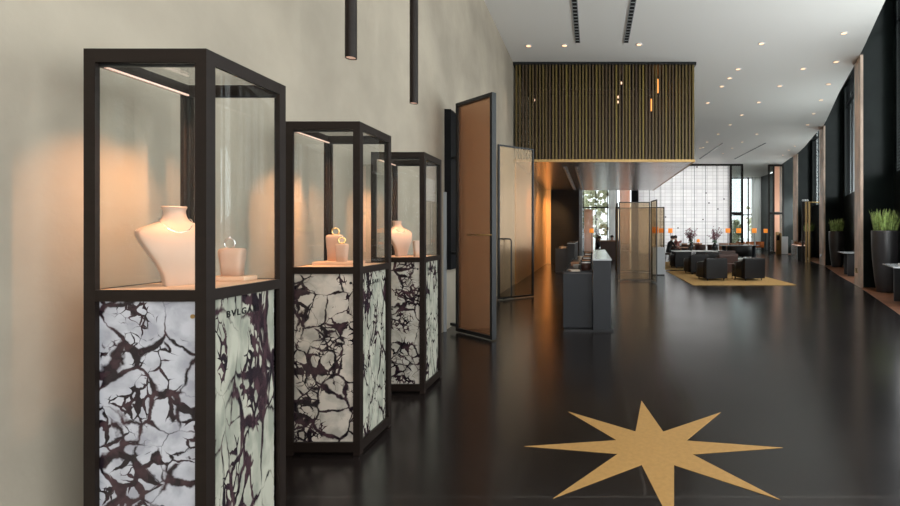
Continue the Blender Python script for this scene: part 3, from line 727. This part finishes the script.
def rack(x, y, z, lab):
    t = thing('brochure_rack', lab, 'rack', (x,y,z), 0)
    g = MB(); g.box(-0.09,0.09,-0.10,0.10,0,0.012); g.box(-0.09,0.09,0.09,0.10,0.012,0.17); g.box(-0.09,-0.082,-0.1,0.09,0.012,0.10); g.box(0.082,0.09,-0.1,0.09,0.012,0.10); g.build('holder','black_steel',t)
    for k in range(4):
        g = MB(); y0 = -0.08+0.04*k; g.loft([[(-0.07,y0,0.013),(0.07,y0,0.013),(0.07,y0+0.006,0.013),(-0.07,y0+0.006,0.013)],[(-0.07,y0+0.03,0.13+0.015*k),(0.07,y0+0.03,0.13+0.015*k),(0.07,y0+0.036,0.13+0.015*k),(-0.07,y0+0.036,0.13+0.015*k)]])
        g.build('card', ('leather_brown','tabletop','black_steel','tan')[k], t)
rack(-0.11,7.50,Z,'small rack of cards at the front corner of the near desk')
rack(-0.11,8.75,Z,'small rack of cards halfway along the near desk')
rack(-0.11,10.25,Z,'small rack of cards at the far end of the near desk')
papers(-1.15,17.7,Z,0.3,8,'paper','stack of leaflets on the far reception desk', 0.2,0.26,0.010)
phone(-1.1,18.3,Z,0.2,'black telephone on the far reception desk')

# ------------------------------------------------------------------ central screens
framed_panel('woven_screen', (0.79,14.3), (1.74,14.3), 2.42, 0.03, 'mesh_screen2', 'front woven bronze screen facing the camera in the central cluster', t_=0.03)
framed_panel('woven_screen', (1.77,14.28), (1.84,13.5), 2.44, 0.03, 'mesh_screen2', 'narrow angled woven screen leaf nearest in the central cluster', t_=0.03)
framed_panel('woven_screen', (0.90,18.0), (2.61,17.1), 2.42, 0.035, 'mesh_screen2', 'wide woven screen at the back of the central cluster', t_=0.03)
framed_panel('woven_screen', (0.76,14.4), (0.86,17.8), 2.40, 0.03, 'mesh_screen2', 'woven screen leaf edge-on at the left of central cluster', t_=0.03)
t = thing('display_plinth', 'pale green display plinth behind the central screens', 'plinth', (2.28,16.4,0))
g = MB(); g.box(-0.22,0.22,-0.2,0.2,0.03,0.98,0.004); g.build('body','desk_stone',t)
g = MB(); g.box(-0.2,0.2,-0.18,0.18,0,0.03); g.build('base','black_steel',t)

# ------------------------------------------------------------------ lounge
def rug(x0,x1,y0,y1,lab):
    g = MB((x0,y0,0)); g.box(x0,x1,y0,y1,0.001,0.018,0.004); tag(g.build('rug','rug'), lab, 'rug', 'golden lounge rugs')
rug(2.80,5.72,13.15,17.85,'golden wool rug under the nearest club chairs')
rug(2.88,5.72,18.7,23.3,'second golden rug, behind the nearest one')
def club(m, lab, w_=0.66, d_=0.82, h_=0.68):
    """club chair, back towards -Y (local)"""
    t = thing('club_chair', lab, 'armchair')
    hw = w_/2; a = 0.125
    g = MB(); g.box(-hw+a+0.003,hw-a-0.003,0.02,d_-0.02,0.07,0.30,0.015); g.build('seat_base', m, t)
    g = MB(); g.box(-hw+a+0.006,hw-a-0.006,0.21,d_,0.30,0.44,0.04); g.build('seat_cushion', m, t)
    g = MB()
    sec = []
    for z, y0, y1, k in ((0.07,0.0,0.15,0.985),(0.35,-0.012,0.17,1.0),(0.62,-0.02,0.15,1.0),(h_-0.02,-0.018,0.14,0.995),(h_,-0.004,0.12,0.975)):
        x = hw*k
        sec.append([(-x,y0,z),(-x*0.5,y0-0.004,z),(0,y0-0.005,z),(x*0.5,y0-0.004,z),(x,y0,z),(x,y1,z),(0,y1+0.01,z),(-x,y1,z)])
    g.loft(sec); bk = g.build('backrest', m, t); bk.data.set_sharp_from_angle(angle=math.radians(40))
    for s in (-1,1):
        g = MB(); sec = []
        for y, zt in ((0.175,0.60),(0.25,0.60),(0.40,0.575),(0.70,0.55),(d_,0.53)):
            xo, xi = s*hw, s*(hw-a)
            if s > 0: xo, xi = xi, xo
            lo, hi = min(xo,xi), max(xo,xi)
            sec.append([(lo,y,0.07),(hi,y,0.07),(hi,y,zt-0.05),(hi-0.03,y,zt-0.01),((lo+hi)/2,y,zt),(lo+0.03,y,zt-0.01),(lo,y,zt-0.05)])
        g.loft(sec); g.build('armrest', m, t)
        for y in (0.08,d_-0.06):
            g = MB(); g.lathe([(0.014,0),(0.02,0.07)],10,(s*(hw-0.07),y)); g.build('leg','frame',t)
    return t
ch = club('leather','x')
RZ = 0.019
repeats(ch, [((3.76,14.22,RZ),0.16,'black leather club chair, back to the camera, left of two on rug front'),
    ((4.92,14.22,RZ),0.16,'black leather club chair, back to the camera, right of two on rug front'),
    ((3.74,16.35,RZ),0.13,'black leather club chair in second row, behind the left front chair'),
    ((3.67,19.0,RZ),0.13,'black leather club chair at left corner of the second rug'),
    ((4.55,19.05,RZ),0.1,'black leather club chair on second rug, behind the low tables'),
    ], 'black leather club chairs in the lounge', None)
ch = club('leather_brown','x',0.66,0.72,0.72)
repeats(ch, [((4.72,16.3,RZ),0,'narrow brown leather chair between the two front club chairs'),
    ((5.45,19.0,RZ),0.05,'narrow brown leather chair at right of the second rug')], 'narrow brown leather chairs', None)
ch = club('leather','x',0.58,0.6,0.72)
ch.location = (4.42,17.15,RZ); ch['label'] = 'slim black leather chair just left of the brown chair'
# side tables and low tables
def side_table(lab, w_, d_, h_, top='leather_brown', leg='black_steel', r=0.009, tt=0.025):
    t = thing('side_table', lab, 'side table')
    g = MB(); g.box(-w_/2,w_/2,-d_/2,d_/2,h_-tt,h_,0.004); g.build('tabletop', top, t)
    for sx_ in (-1,1):
        for sy_ in (-1,1):
            g = MB(); g.tube([(sx_*(w_/2-0.03),sy_*(d_/2-0.03),0),(sx_*(w_/2-0.03),sy_*(d_/2-0.03),h_-tt)],r,6); g.build('leg', leg, t)
    return t
o = side_table('small dark side table between the two front club chairs',0.30,0.34,0.50); o.location = (4.27,14.62,RZ)
t = side_table('long low pale topped table carrying the two blossom vases',2.2,0.7,0.60,'tabletop','black_steel',0.014,0.035); t.location = (4.65,18.35,RZ-0.001)
t.name = 'low_table'; t['category'] = 'table'; t.location = (4.55,20.35,RZ); t.scale = (1,1,1.12)
t2 = side_table('low pale table to the right beside the curved banquette',0.9,0.6,0.42,'tabletop','black_steel',0.014,0.03); t2.location = (6.25,19.3,0.0); t2.name='low_table'; t2['category']='table'
def vase(x, y, z, rz, sd, lab):
    t = thing('vase_of_branches', lab, 'vase', (x,y,z), rz, 'blossom vases on the long table')
    g = MB(); g.lathe([(0.045,0),(0.075,0.03),(0.115,0.12),(0.118,0.18),(0.085,0.26),(0.055,0.30),(0.06,0.33)],20); g.build('vase','vase',t)
    rnd = random.Random(sd); tw = MB(); bl = MB(); lf = MB()
    for k in range(22):
        a = rnd.uniform(0,2*PI); sp = rnd.uniform(0.05,0.34); h = rnd.uniform(0.62,1.02)
        p0 = Vector((0,0,0.30)); p2 = Vector((sp*math.cos(a),sp*math.sin(a),h)); p1 = Vector((p2.x*0.35,p2.y*0.35,0.3+(h-0.3)*0.5))
        tw.tube([p0,p1,p2],[0.007,0.005,0.003],5)
        for q in range(9):
            u = rnd.uniform(0.35,1.0); c_ = p1.lerp(p2,(u-0.35)/0.65) + Vector((rnd.uniform(-.04,.04),rnd.uniform(-.04,.04),rnd.uniform(-.04,.04)))
            random.seed(sd*99+k*9+q); bl.ico(c_, rnd.uniform(0.014,0.026),1,0.2)
    for k in range(40):
        a = rnd.uniform(0,2*PI); c_ = Vector((0.12*rnd.random()*math.cos(a),0.12*rnd.random()*math.sin(a),0.33+0.12*rnd.random())); lf.ico(c_,0.03,1,0.3,(1,1,0.5))
    tw.build('branches','twig',t); bl.build('blossom','blossom',t); lf.build('leaves','leafd',t)
vase(4.25,20.3,0.692,0,3,'black vase of plum blossom branches, left of the two'); vase(5.28,20.3,0.692,1,8,'black vase of plum blossom branches, right of the two')
# curved banquette and round table
t = thing('curved_banquette', 'dark curved banquette seen from behind, right of the vases', 'sofa', (7.25,23.2,0))
g = MB(); R1, R0 = 0.62, 0.50; N = 18
sec = []
for k in range(N+1):
    a = PI + PI*k/N; c_, s_ = math.cos(a), math.sin(a)
    sec.append([(R1*c_,R1*s_*0.8,0.30),(R1*c_*1.02,R1*s_*0.82,0.78),((R1-0.04)*c_,(R1-0.04)*s_*0.8,0.82),(R0*c_,R0*s_*0.8,0.78),(R0*c_,R0*s_*0.8,0.30)])
g.loft(sec); g.build('backrest','leather',t)
g = MB(); g.lathe([(0.46,0.30),(0.5,0.33),(0.5,0.42),(0.46,0.45)],28,(0,0.05),1,0.9); g.build('seat','leather_brown',t)
for sx_ in (-1,1):
    for sy_ in (-0.25,0.35):
        g = MB(); g.tube([(sx_*0.36,sy_,0),(sx_*0.34,sy_,0.3)],0.014,6); g.build('leg','brass',t)
t = thing('pedestal_table', 'long dark pedestal table with thick column leg at lounge right', 'table', (8.25,26.8,0))
g = MB(); g.box(-1.05,1.15,-0.4,0.4,0.72,0.76,0.006); g.build('tabletop','desk_stone',t)
for x in (-0.75,0.95):
    g = MB(); g.lathe([(0.22,0),(0.22,0.02),(0.12,0.03),(0.12,0.72)],20,(x,0)); g.build('column','desk',t)
# communal long table with things on it
t = thing('dining_table', 'long dark communal table behind the vases', 'table', (6.0,27.0,0))
g = MB(); g.box(-2.1,1.0,-0.45,0.45,0.71,0.75,0.005); g.build('tabletop','tabletop',t)
for x in (-2.0,-0.55,0.9):
    for y in (-0.36,0.36):
        g = MB(); g.box(x-0.03,x+0.03,y-0.03,y+0.03,0,0.71); g.build('leg','black_steel',t)
def dchair(m, lab):
    t = thing('dining_chair', lab, 'chair')
    g = MB(); g.box(-0.25,0.25,-0.22,0.26,0.38,0.47,0.03); g.build('seat', m, t)
    g = MB(); sec = []
    for k in range(11):
        a = PI*1.02+PI*0.96*k/10; c_, s_ = math.cos(a), math.sin(a)
        sec.append([(0.29*c_,0.27*s_+0.02,0.36),(0.31*c_,0.29*s_+0.02,0.80),(0.27*c_,0.25*s_+0.02,0.80),(0.25*c_,0.23*s_+0.02,0.36)])
    g.loft(sec); g.build('backrest', m, t)
    for sx_ in (-1,1):
        for sy_ in (-1,1):
            g = MB(); g.tube([(sx_*0.23,sy_*0.2,0),(sx_*0.19,sy_*0.16,0.39)],[0.011,0.016],6); g.build('leg','frame',t)
    return t
dc = dchair('leather_brown','x')
repeats(dc, [((4.5,26.2,0),0,'brown dining chair at the left of the communal table front'),
    ((5.25,26.2,0),0,'brown dining chair second from left at communal table front'),
    ((6.0,26.2,0),0,'brown dining chair third from left at communal table front'),
    ((6.7,26.2,0),0,'brown dining chair fourth from left at communal table front')], 'brown dining chairs at the communal table', None)
dc = dchair('tan','x')
repeats(dc, [((5.6,29.3,0),0,'tan tub chair in the far row, behind the left vase'),
    ((6.6,29.6,0),0,'tan tub chair in the far row, beside the table lamp'),
    ((8.2,29.4,0),0,'tan tub chair in the far row, left of the bronze window'),
    ((8.95,29.8,0),0,'tan tub chair in the far row, under the first floor lamp'),
    ((9.6,29.5,0),0,'tan tub chair in the far row, under the second floor lamp'),
    ((1.75,26.3,0),PI,'tan tub chair at the bar table beyond reception')], 'tan tub chairs at the lounge back', None)
dc = dchair('orange','x')
repeats(dc, [((10.7,33.9,0),0,'orange tub chair left of three by the far glazed end'),
    ((11.35,33.9,0),0.2,'orange tub chair middle of three by the far glazed end'),
    ((12.2,34.2,0),-0.2,'orange tub chair right of three by the far glazed end')], 'orange tub chairs by the far glazing', None)
# lamps
def floor_lamp():
    t = thing('floor_lamp', 'x', 'floor lamp')
    g = MB(); g.lathe([(0.14,0),(0.14,0.015),(0.02,0.025)],20); g.build('base','frame',t)
    g = MB(); g.tube([(0,0,0.02),(0,0,1.45)],0.013,8); g.build('pole','frame',t)
    g = MB(); g.lathe([(0.145,1.44),(0.145,1.74)],20); g.build('lamp_shade','shade',t)
    return t
fl = floor_lamp()
LP = [(727.8,31,'orange shaded floor lamp left of the bronze window frame'),(738.7,31,'orange shaded floor lamp standing in front of the bronze window'),
      (754.2,30,'orange shaded floor lamp farthest right in the lounge'),(670.4,31,'orange shaded floor lamp at left in front of white wall'),
      (661.2,31,'orange shaded floor lamp just left of the screen edge'),(585.7,36,'left of the two orange floor lamps beyond reception'),
      (591.6,33,'right of the two orange floor lamps beyond reception'),(655.3,22,'orange lamp added for the reflection in the angled woven screen'),  # last lamp on this line is added in place of an orange reflection
      (765.6,36,'small orange floor lamp beyond the bronze framed door')]
repeats(fl, [(((px-593)*d/F,d,0),0,lab) for px,d,lab in LP], 'orange shaded floor lamps', None)
t = thing('table_lamp', 'small orange table lamp glowing on the communal table', 'table lamp', (6.1,27.1,0.751))
g = MB(); g.lathe([(0.09,0),(0.09,0.01),(0.015,0.02),(0.015,0.2)],12); g.build('base','black_steel',t)
g = MB(); g.lathe([(0.10,0.16),(0.07,0.33)],14); g.build('lamp_shade','shade',t)
# small things on the communal table
for (x, m, r, lab) in ((4.75,'leafd',0.09,'small green plant on the left of the communal table'),(5.05,'cloth2',0.08,'red flower bowl on the communal table')):
    t = thing('table_plant', lab, 'plant', (x,27.0,0.751))
    g = MB(); g.lathe([(0.05,0),(0.07,0.10)],12); g.build('pot','white',t)
    g = MB()
    for k in range(14): g.ico((random.uniform(-r,r),random.uniform(-r,r),0.13+random.uniform(0,0.12)),0.035,1,0.3)
    g.build('foliage',m,t)
# bar table with people beyond reception
t = thing('bar_table', 'brown timber high table with people, beyond the reception desk', 'table', (0.95,25.4,0))
g = MB(); g.box(-0.62,0.62,-0.35,0.35,1.0,1.05,0.005); g.build('tabletop','tan',t)
g = MB(); g.box(-0.55,0.55,-0.22,0.22,0.0,1.0); g.build('body','leather_brown',t)

# people
def person(loc, rz, lab, lean=0.15, top='cloth', seat=0.45, hair=True, trousers=None):
    t = thing('person', lab, 'person', loc, rz)
    J = {}
    me = bpy.data.meshes.new('body'); V = []; Eg = []; R = []
    def j(n, p, r): J[n] = len(V); V.append(p); R.append(r)
    ly = -lean                                             # faces -Y locally
    j('pelvis',(0,0,seat+0.11),(0.15,0.12)); j('waist',(0,ly*0.3,seat+0.27),(0.13,0.10)); j('chest',(0,ly*0.8,seat+0.45),(0.165,0.115)); j('neckb',(0,ly*1.05,seat+0.58),(0.06,0.055)); j('neck',(0,ly*1.15-0.01,seat+0.65),(0.052,0.055))
    j('head',(0,ly*1.3-0.03,seat+0.73),(0.078,0.090)); j('crown',(0,ly*1.3-0.025,seat+0.81),(0.072,0.085))
    for a, b in (('pelvis','waist'),('waist','chest'),('chest','neckb'),('neckb','neck'),('neck','head'),('head','crown')): Eg.append((J[a],J[b]))
    for s, q in ((-1,'l'),(1,'r')):
        j('sh'+q,(s*0.17,ly*0.9,seat+0.52),(0.055,0.055)); j('el'+q,(s*0.23,ly*0.9-0.12,seat+0.28),(0.042,0.042)); j('wr'+q,(s*0.12,ly*0.9-0.33,seat+0.32),(0.027,0.022)); j('ha'+q,(s*0.09,ly*0.9-0.41,seat+0.32),(0.036,0.016))
        j('hp'+q,(s*0.09,-0.02,seat+0.08),(0.085,0.08)); j('kn'+q,(s*0.12,-0.44,seat+0.07),(0.058,0.055)); j('an'+q,(s*0.12,-0.42,0.08),(0.036,0.036)); j('to'+q,(s*0.13,-0.56,0.035),(0.036,0.026))
        for a, b in (('chest','sh'+q),('sh'+q,'el'+q),('el'+q,'wr'+q),('wr'+q,'ha'+q),('pelvis','hp'+q),('hp'+q,'kn'+q),('kn'+q,'an'+q),('an'+q,'to'+q)): Eg.append((J[a],J[b]))
    me.from_pydata(V, Eg, []); o = bpy.data.objects.new('body', me); C.objects.link(o)
    md = o.modifiers.new('Skin','SKIN'); sv = me.skin_vertices[0].data
    for k, r in enumerate(R): sv[k].radius = r
    sv[0].use_root = True
    ss = o.modifiers.new('Sub','SUBSURF'); ss.levels = 2
    dg = bpy.context.evaluated_depsgraph_get(); m2 = bpy.data.meshes.new_from_object(o.evaluated_get(dg)); bpy.data.objects.remove(o)
    m2.materials.clear()
    for k in ('skin', top, trousers or top): m2.materials.append(M[k])
    hx = V[J['neck']][2]; wr = [Vector(V[J['wrl']]), Vector(V[J['wrr']])]
    for p in m2.polygons:
        p.use_smooth = True; c_ = p.center
        p.material_index = 0 if (c_.z > hx-0.02 or min((c_-w2).length for w2 in wr) < 0.05 or c_.y < ly*0.9-0.36 and c_.z > seat+0.25) else (1 if c_.z > seat+0.14 else 2)
    b = bpy.data.objects.new('body', m2); C.objects.link(b); b.parent = t
    hd = Vector(V[J['head']])
    g = MB(); g.ico(hd+Vector((0,0.022,0.055)),0.103,2,0.03,(0.92,1.0,0.95)); g.build('hair','hair',t)
    g = MB(); g.ico(hd+Vector((0,-0.098,-0.005)),0.016,1,0,(0.8,1,1.3)); g.build('nose','skin',t)
    g = MB()
    for s in (-1,1): g.ico(hd+Vector((s*0.03,-0.088,0.022)),0.011,1)
    g.build('eyes','hair',t)
    g = MB(); g.ico(hd+Vector((0,-0.082,-0.045)),0.02,1,0,(1.1,0.4,0.35)); g.build('mouth','cloth2',t)
    return t
person((3.78,23.7,0),math.radians(115),'person in black leaning forward at the table left of the vases',0.22,'cloth',0.45)
person((4.55,25.0,0),math.radians(-70),'person in rose top facing the leaning person in black',0.12,'cloth2',0.45,trousers='cloth')
person((0.25,26.4,0),math.radians(60),'person in black at the left end of the bar table',0.1,'cloth',0.42)
person((1.05,26.5,0),math.radians(10),'person in rose top behind the bar table',0.1,'cloth2',0.45,trousers='cloth')
def stool(x, y, h, lab, r=0.17):
    t = thing('stool', lab, 'stool', (x,y,0))
    g = MB(); g.lathe([(r-0.03,h-0.09),(r,h-0.07),(r,h-0.02),(r-0.03,h)],20); g.build('seat','leather_brown',t)
    for k in range(4):
        a = PI/4+k*PI/2; g = MB(); g.tube([(0.16*math.cos(a),0.16*math.sin(a),0),(0.11*math.cos(a),0.11*math.sin(a),h-0.085)],0.012,6); g.build('leg','black_steel',t)
stool(3.78,23.7,0.445,'low stool under the leaning person in black')
stool(4.55,25.0,0.445,'low stool under the person in rose top near the vases')
stool(0.25,26.4,0.415,'low stool under the person at the bar table end')
stool(1.05,26.5,0.445,'low stool under the person in rose top at the bar table')
t = side_table('small brown table in front of the leaning person in black',0.6,0.6,0.72,'tan','black_steel',0.014,0.03); t.location=(4.62,24.0,0)
t.name='cafe_table'; t['category']='table'

# ------------------------------------------------------------------ right side: planters, consoles, portal, cabinet
def planter(x, y, lab, sd):
    t = thing('potted_plant', lab, 'planter', (x,y,0.003), 0, 'tall planters along the right wall')
    g = MB(); g.lathe([(0.185,0),(0.20,0.02),(0.245,0.35),(0.288,0.80),(0.308,1.20),(0.312,1.50),(0.31,1.535),(0.285,1.535),(0.28,1.46)],36,caps=False); g.lathe([(0.001,0),(0.185,0)],36,caps=False); g.build('pot','pot',t)
    g = MB(); g.lathe([(0.001,1.465),(0.285,1.455)],30,caps=False); g.build('soil','soil',t)
    rnd = random.Random(sd); g = MB()
    for k in range(150):
        a = rnd.uniform(0,2*PI); q = 0.25*math.sqrt(rnd.random()); x0, y0 = q*math.cos(a), q*math.sin(a)
        h = rnd.uniform(0.30,0.64); lx, ly = x0*rnd.uniform(0.1,0.5)+rnd.uniform(-.07,.07), y0*rnd.uniform(0.1,0.5)+rnd.uniform(-.07,.07)
        tw = rnd.uniform(0,PI); wv = 0.019; dx, dy = math.cos(tw)*wv, math.sin(tw)*wv
        P = []
        for u, ww in ((0,0.8),(0.35,1.0),(0.7,0.8),(1.0,0.08)):
            cx, cy, cz = x0+lx*u*u, y0+ly*u*u, 1.46+h*u
            P.append([(cx-dx*ww,cy-dy*ww,cz),(cx-dy*0.25*ww,cy+dx*0.25*ww,cz),(cx+dx*ww,cy+dy*ww,cz),(cx+dy*0.25*ww,cy-dx*0.25*ww,cz)])
        g.loft(P)
    g.build('foliage','leaf',t)
planter(7.31,11.7,'tall charcoal planter of grassy leaves, nearest on the right',5)
planter(10.42,20.0,'tall charcoal planter of grassy leaves between the stone piers',6)
planter(12.62,27.4,'tall planter of grassy leaves in the farthest alcove',9)
def console(x, y, rz, lab):
    t = thing('console_table', lab, 'console table', (x,y,0.003), rz, 'console tables along the right wall')
    g = MB(); g.box(-0.38,0.38,-0.55,0.55,0.77,0.80,0.004); g.build('tabletop','desk_stone',t)
    for yv in (-0.36,0.36):
        g = MB(); g.box(-0.2,0.3,yv-0.025,yv+0.025,0,0.77,0.003); g.build('leg','pot',t)
    return t
console(8.98,16.2,-math.radians(20),'dark console table between the two nearer stone piers')
console(6.58,9.75,-math.radians(22),'dark console table cut by the right edge of the photo')
papers(6.45,9.6,0.804,0.3,4,'tabletop','magazines on the console table at the right edge', 0.2,0.27,0.012,'magazine_stack','magazines')
# entrance portal
t = thing('glass_portal', 'brass posted glass entrance portal beside the second pier', 'portal', (10.33,23.1,0))
for (x, m) in ((0.02,'frame'),(0.19,'brass'),(0.34,'brass')):
    g = MB(); g.box(x-0.035,x+0.035,-0.04,0.04,0,3.0); g.build('post', m, t)
g = MB(); g.box(0.055,0.155,-0.008,0.008,0.04,2.95); g.build('glass_leaf','glass',t)
g = MB(); g.box(0.375,1.38,-0.008,0.008,0.05,2.94); g.build('glass_leaf','facade_glass',t)
g = MB(); g.box(0.375,1.38,-0.03,0.03,2.94,3.0); g.build('header','brass',t)
for x in (0.02,0.12,0.24):
    g = MB(); g.ico((x,-0.02,3.06),0.06,2); g.build('finial','white',t)
# glass fronted cabinet along the far right
t = thing('vitrine_counter', 'grey vitrine counter with warm lit top along far right', 'counter', (11.15,25.5,0), -math.atan2(1.1,3.5))
g = MB(); g.box(0,0.45,0,3.4,0.0,0.74,0.005); g.build('body','desk_stone',t)
g = MB(); g.box(0,0.45,-0.012,0.0,0.0,0.74); g.build('end_panel','dark_wood',t)
g = MB(); g.box(0.02,0.43,0.02,3.38,0.74,0.77); g.build('lit_shelf','strip_light',t)
g = MB(); g.box(0.01,0.018,0.02,3.38,0.77,1.0); g.box(0.43,0.438,0.02,3.38,0.77,1.0); g.box(0.01,0.438,0.01,0.018,0.77,1.0); g.box(0.01,0.438,0.018,3.38,1.0,1.008); g.build('glass_hood','glass',t)
g = MB()
for k in range(9): g.ico((0.22,0.25+0.36*k,0.83),0.07,2,0.15)
g.build('displayed_pastry','tan',t)
t = thing('white_partition', 'white freestanding partition near the far right piers', 'partition', (12.55,31.2,0), -0.3)
g = MB(); g.box(0,0.42,0,0.08,0.0,1.2,0.004); g.build('board','white',t)
g = MB(); g.box(-0.02,0.44,-0.06,0.14,0.0,0.02); g.build('foot','black_steel',t)
t = thing('menu_stand', 'oak menu board stand leaning by the far bronze door', 'menu stand', (12.22,31.3,0))
g = MB(); g.loft([[(-0.03,-0.10,0),(0.32,-0.10,0),(0.32,-0.06,0),(-0.03,-0.06,0)],[(0.05,0.14,1.5),(0.32,0.14,1.5),(0.32,0.18,1.5),(0.05,0.18,1.5)]]); g.build('board','wood',t)
g = MB(); g.box(0.30,0.34,-0.12,0.30,0.0,1.42); g.build('side_panel','brass',t)
g = MB(); g.loft([[(0.08,0.012,0.95),(0.26,0.012,0.95),(0.26,0.03,0.95),(0.08,0.03,0.95)],[(0.09,0.065,1.3),(0.26,0.065,1.3),(0.26,0.085,1.3),(0.09,0.085,1.3)]]); g.build('menu_card','black_steel',t)

# ------------------------------------------------------------------ ceiling fittings
DL = [(528.5,45.7),(564.5,45.3),(639,44.3),(844,33),(761.4,43.4),(836,61.6),(738,69),(803,68.6),(721.7,86.3),(729.5,78),(779.6,85.9),(828.6,84),(707.7,102.7),(758.6,102.2),
      (821,99.9),(741.8,114.8),(813.6,113.4),(807.6,124.6),(730,124.6),(756.7,134),(718,134),(742,142),(707,142),(732,148),(703,147.5),(723,153.5),(795,146),(789,150),(783,155),(700,148)]
dl = thing('downlight', 'x', 'downlight')
g = MB(); g.lathe([(0.062,CH-0.014),(0.085,CH-0.012),(0.088,CH-0.001),(0.06,CH-0.001)],20,caps=False); g.build('trim_ring','white',dl)
g = MB(); g.lathe([(0.001,CH-0.008),(0.062,CH-0.008)],20,caps=False); g.build('lens','lens',dl)
spots = []
for (px, py) in DL:
    Y = (CH-1.5)*F/(232-py); X = (px-593)*Y/F
    spots.append(((X,Y,0),0,'small round warm downlight recessed in the white hall ceiling'))
    l = bpy.data.lights.new('downlight_beam','SPOT'); l.energy = 45; l.color = (1.0,0.72,0.5); l.spot_size = 1.1; l.spot_blend = 0.6; l.shadow_soft_size = 0.06
    lo = bpy.data.objects.new('downlight_beam', l); C.objects.link(lo); lo.location = (X,Y,CH-0.05)
repeats(dl, spots, 'recessed ceiling downlights', None)
def slot(x, y0, y1, w_, lab, rz=0):
    t = thing('ceiling_vent', lab, 'vent', (x,y0,CH), rz, 'linear slots in the ceiling')
    g = MB(); g.box(-w_/2,w_/2,0,y1-y0,-0.012,-0.001); g.build('backing','letter',t)
    g = MB(); n_ = int((y1-y0)/0.16)
    for k in range(n_): g.box(-w_/2+0.01,w_/2-0.01,k*0.16+0.02,k*0.16+0.05,-0.02,-0.012)
    for s in (-1,1): g.box(s*w_/2-0.008,s*w_/2+0.008,0,y1-y0,-0.02,-0.001)
    g.build('grille','desk_stone',t)
slot(-0.385,6.0,11.8,0.11,'left of two dark grille slots in the near ceiling')
slot(0.83,6.0,11.8,0.11,'right of two dark grille slots in the near ceiling')
slot(6.95,25.1,30.6,0.06,'left of two thin slots in the distant ceiling')
slot(9.25,25.1,30.6,0.06,'right of two thin slots in the distant ceiling')

# ------------------------------------------------------------------ light
def area(name, loc, rot, sx_, sy_, e, col, spread=PI, portal=False):
    l = bpy.data.lights.new(name,'AREA'); l.shape = 'RECTANGLE'; l.size = sx_; l.size_y = sy_; l.energy = e; l.color = col; l.spread = spread
    if portal: l.cycles.is_portal = True
    o = bpy.data.objects.new(name, l); C.objects.link(o); o.location = loc; o.rotation_euler = rot; return o
area('portal_rear',(0.4,-6.1,3.14),(PI/2,0,0),5.2,6.2,1,(1,1,1),portal=True)     # faces +Y
area('portal_far',(12.8,41.2,3.14),(-PI/2,0,0),6,6.2,1,(1,1,1),portal=True)
area('portal_far',(0.4,35.2,3.14),(-PI/2,0,0),5.2,6.2,1,(1,1,1),portal=True)
# area lamps added at unseen windows and rear glazing, standing in for strong daylight
def window_fill(y0, y1, z0, z1, L_):
    ym = (y0+y1)/2; xm = B(ym)+0.34; ln = y1-y0
    tx = (B(y1)-B(y0))/ln; ang = math.atan(tx)
    d = Vector((-math.cos(ang), math.sin(ang), 0.12)).normalized()
    l = bpy.data.lights.new('window_daylight','AREA'); l.shape = 'RECTANGLE'; l.size = ln*0.96; l.size_y = z1-z0; l.color = (0.95,0.975,1.0); l.energy = L_*PI*ln*(z1-z0)
    o = bpy.data.objects.new('window_daylight', l); C.objects.link(o); o.location = (xm, ym, (z0+z1)/2); o.rotation_euler = d.to_track_quat('-Z','Z').to_euler()
for y0, y1, z0, z1, L_ in ((-5.5,2.3,0.5,7.85,LW),(2.8,10.5,0.5,7.85,LW),(14.5,16.8,0.5,5.2,LB),(22.9,24.7,0.5,5.2,LB),(30.6,32.6,0.5,5.2,LB)):
    window_fill(y0, y1, z0, z1, L_)
area('panel_fill_lamp',(6.4,36.0,3.1),(-PI/2,0,0),6.2,6.1,LP_*PI*38,(1.0,0.985,0.97))  # lamp added behind the white wall to brighten it and the ceiling
area('window_daylight',(0.4,-5.9,3.14),(PI/2,0,0),4.8,6.0,LR*PI*29,(1.0,0.98,0.95))
# warm spots hidden in the soffit track wash the copper wall
for y in (15.5,18,20.5):
    l = bpy.data.lights.new('copper_wash','SPOT'); l.energy = 420; l.color = (1.0,0.60,0.28); l.spot_size = 1.3; l.spot_blend = 0.7; l.shadow_soft_size = 0.05
    lo = bpy.data.objects.new('copper_wash', l); C.objects.link(lo); lo.location = (-0.85,y,BZ-0.07)
    d = Vector((-2.2,y+1.2,1.8)) - lo.location; lo.rotation_euler = d.to_track_quat('-Z','Y').to_euler()
w = bpy.data.worlds.new('daylight'); sc.world = w; w.use_nodes = True
nt = w.node_tree; bg = nt.nodes['Background']; bg.inputs['Color'].default_value = (0.93,0.97,1.0,1); bg.inputs['Strength'].default_value = 2.6

# ------------------------------------------------------------------ camera and output
cam = bpy.data.cameras.new('camera'); co = bpy.data.objects.new('camera', cam); C.objects.link(co)
co.location = (0,0,1.5); co.rotation_euler = (PI/2,0,0)
cam.sensor_width = 36; cam.lens = F/900*36; cam.shift_x = (450-593)/900; cam.shift_y = -(253-232)/900; cam.clip_start = 0.05; cam.clip_end = 300
sc.camera = co
sc.view_settings.view_transform = 'Standard'; sc.view_settings.look = 'None'; sc.view_settings.gamma = 1.0; sc.view_settings.use_curve_mapping = False
sc.view_settings.exposure = 0.2
cy = sc.cycles
cy.max_bounces = 10; cy.diffuse_bounces = 5; cy.glossy_bounces = 4; cy.transparent_max_bounces = 24; cy.transmission_bounces = 6
cy.caustics_reflective = False; cy.caustics_refractive = False; cy.sample_clamp_indirect = 6.0; cy.use_denoising = True
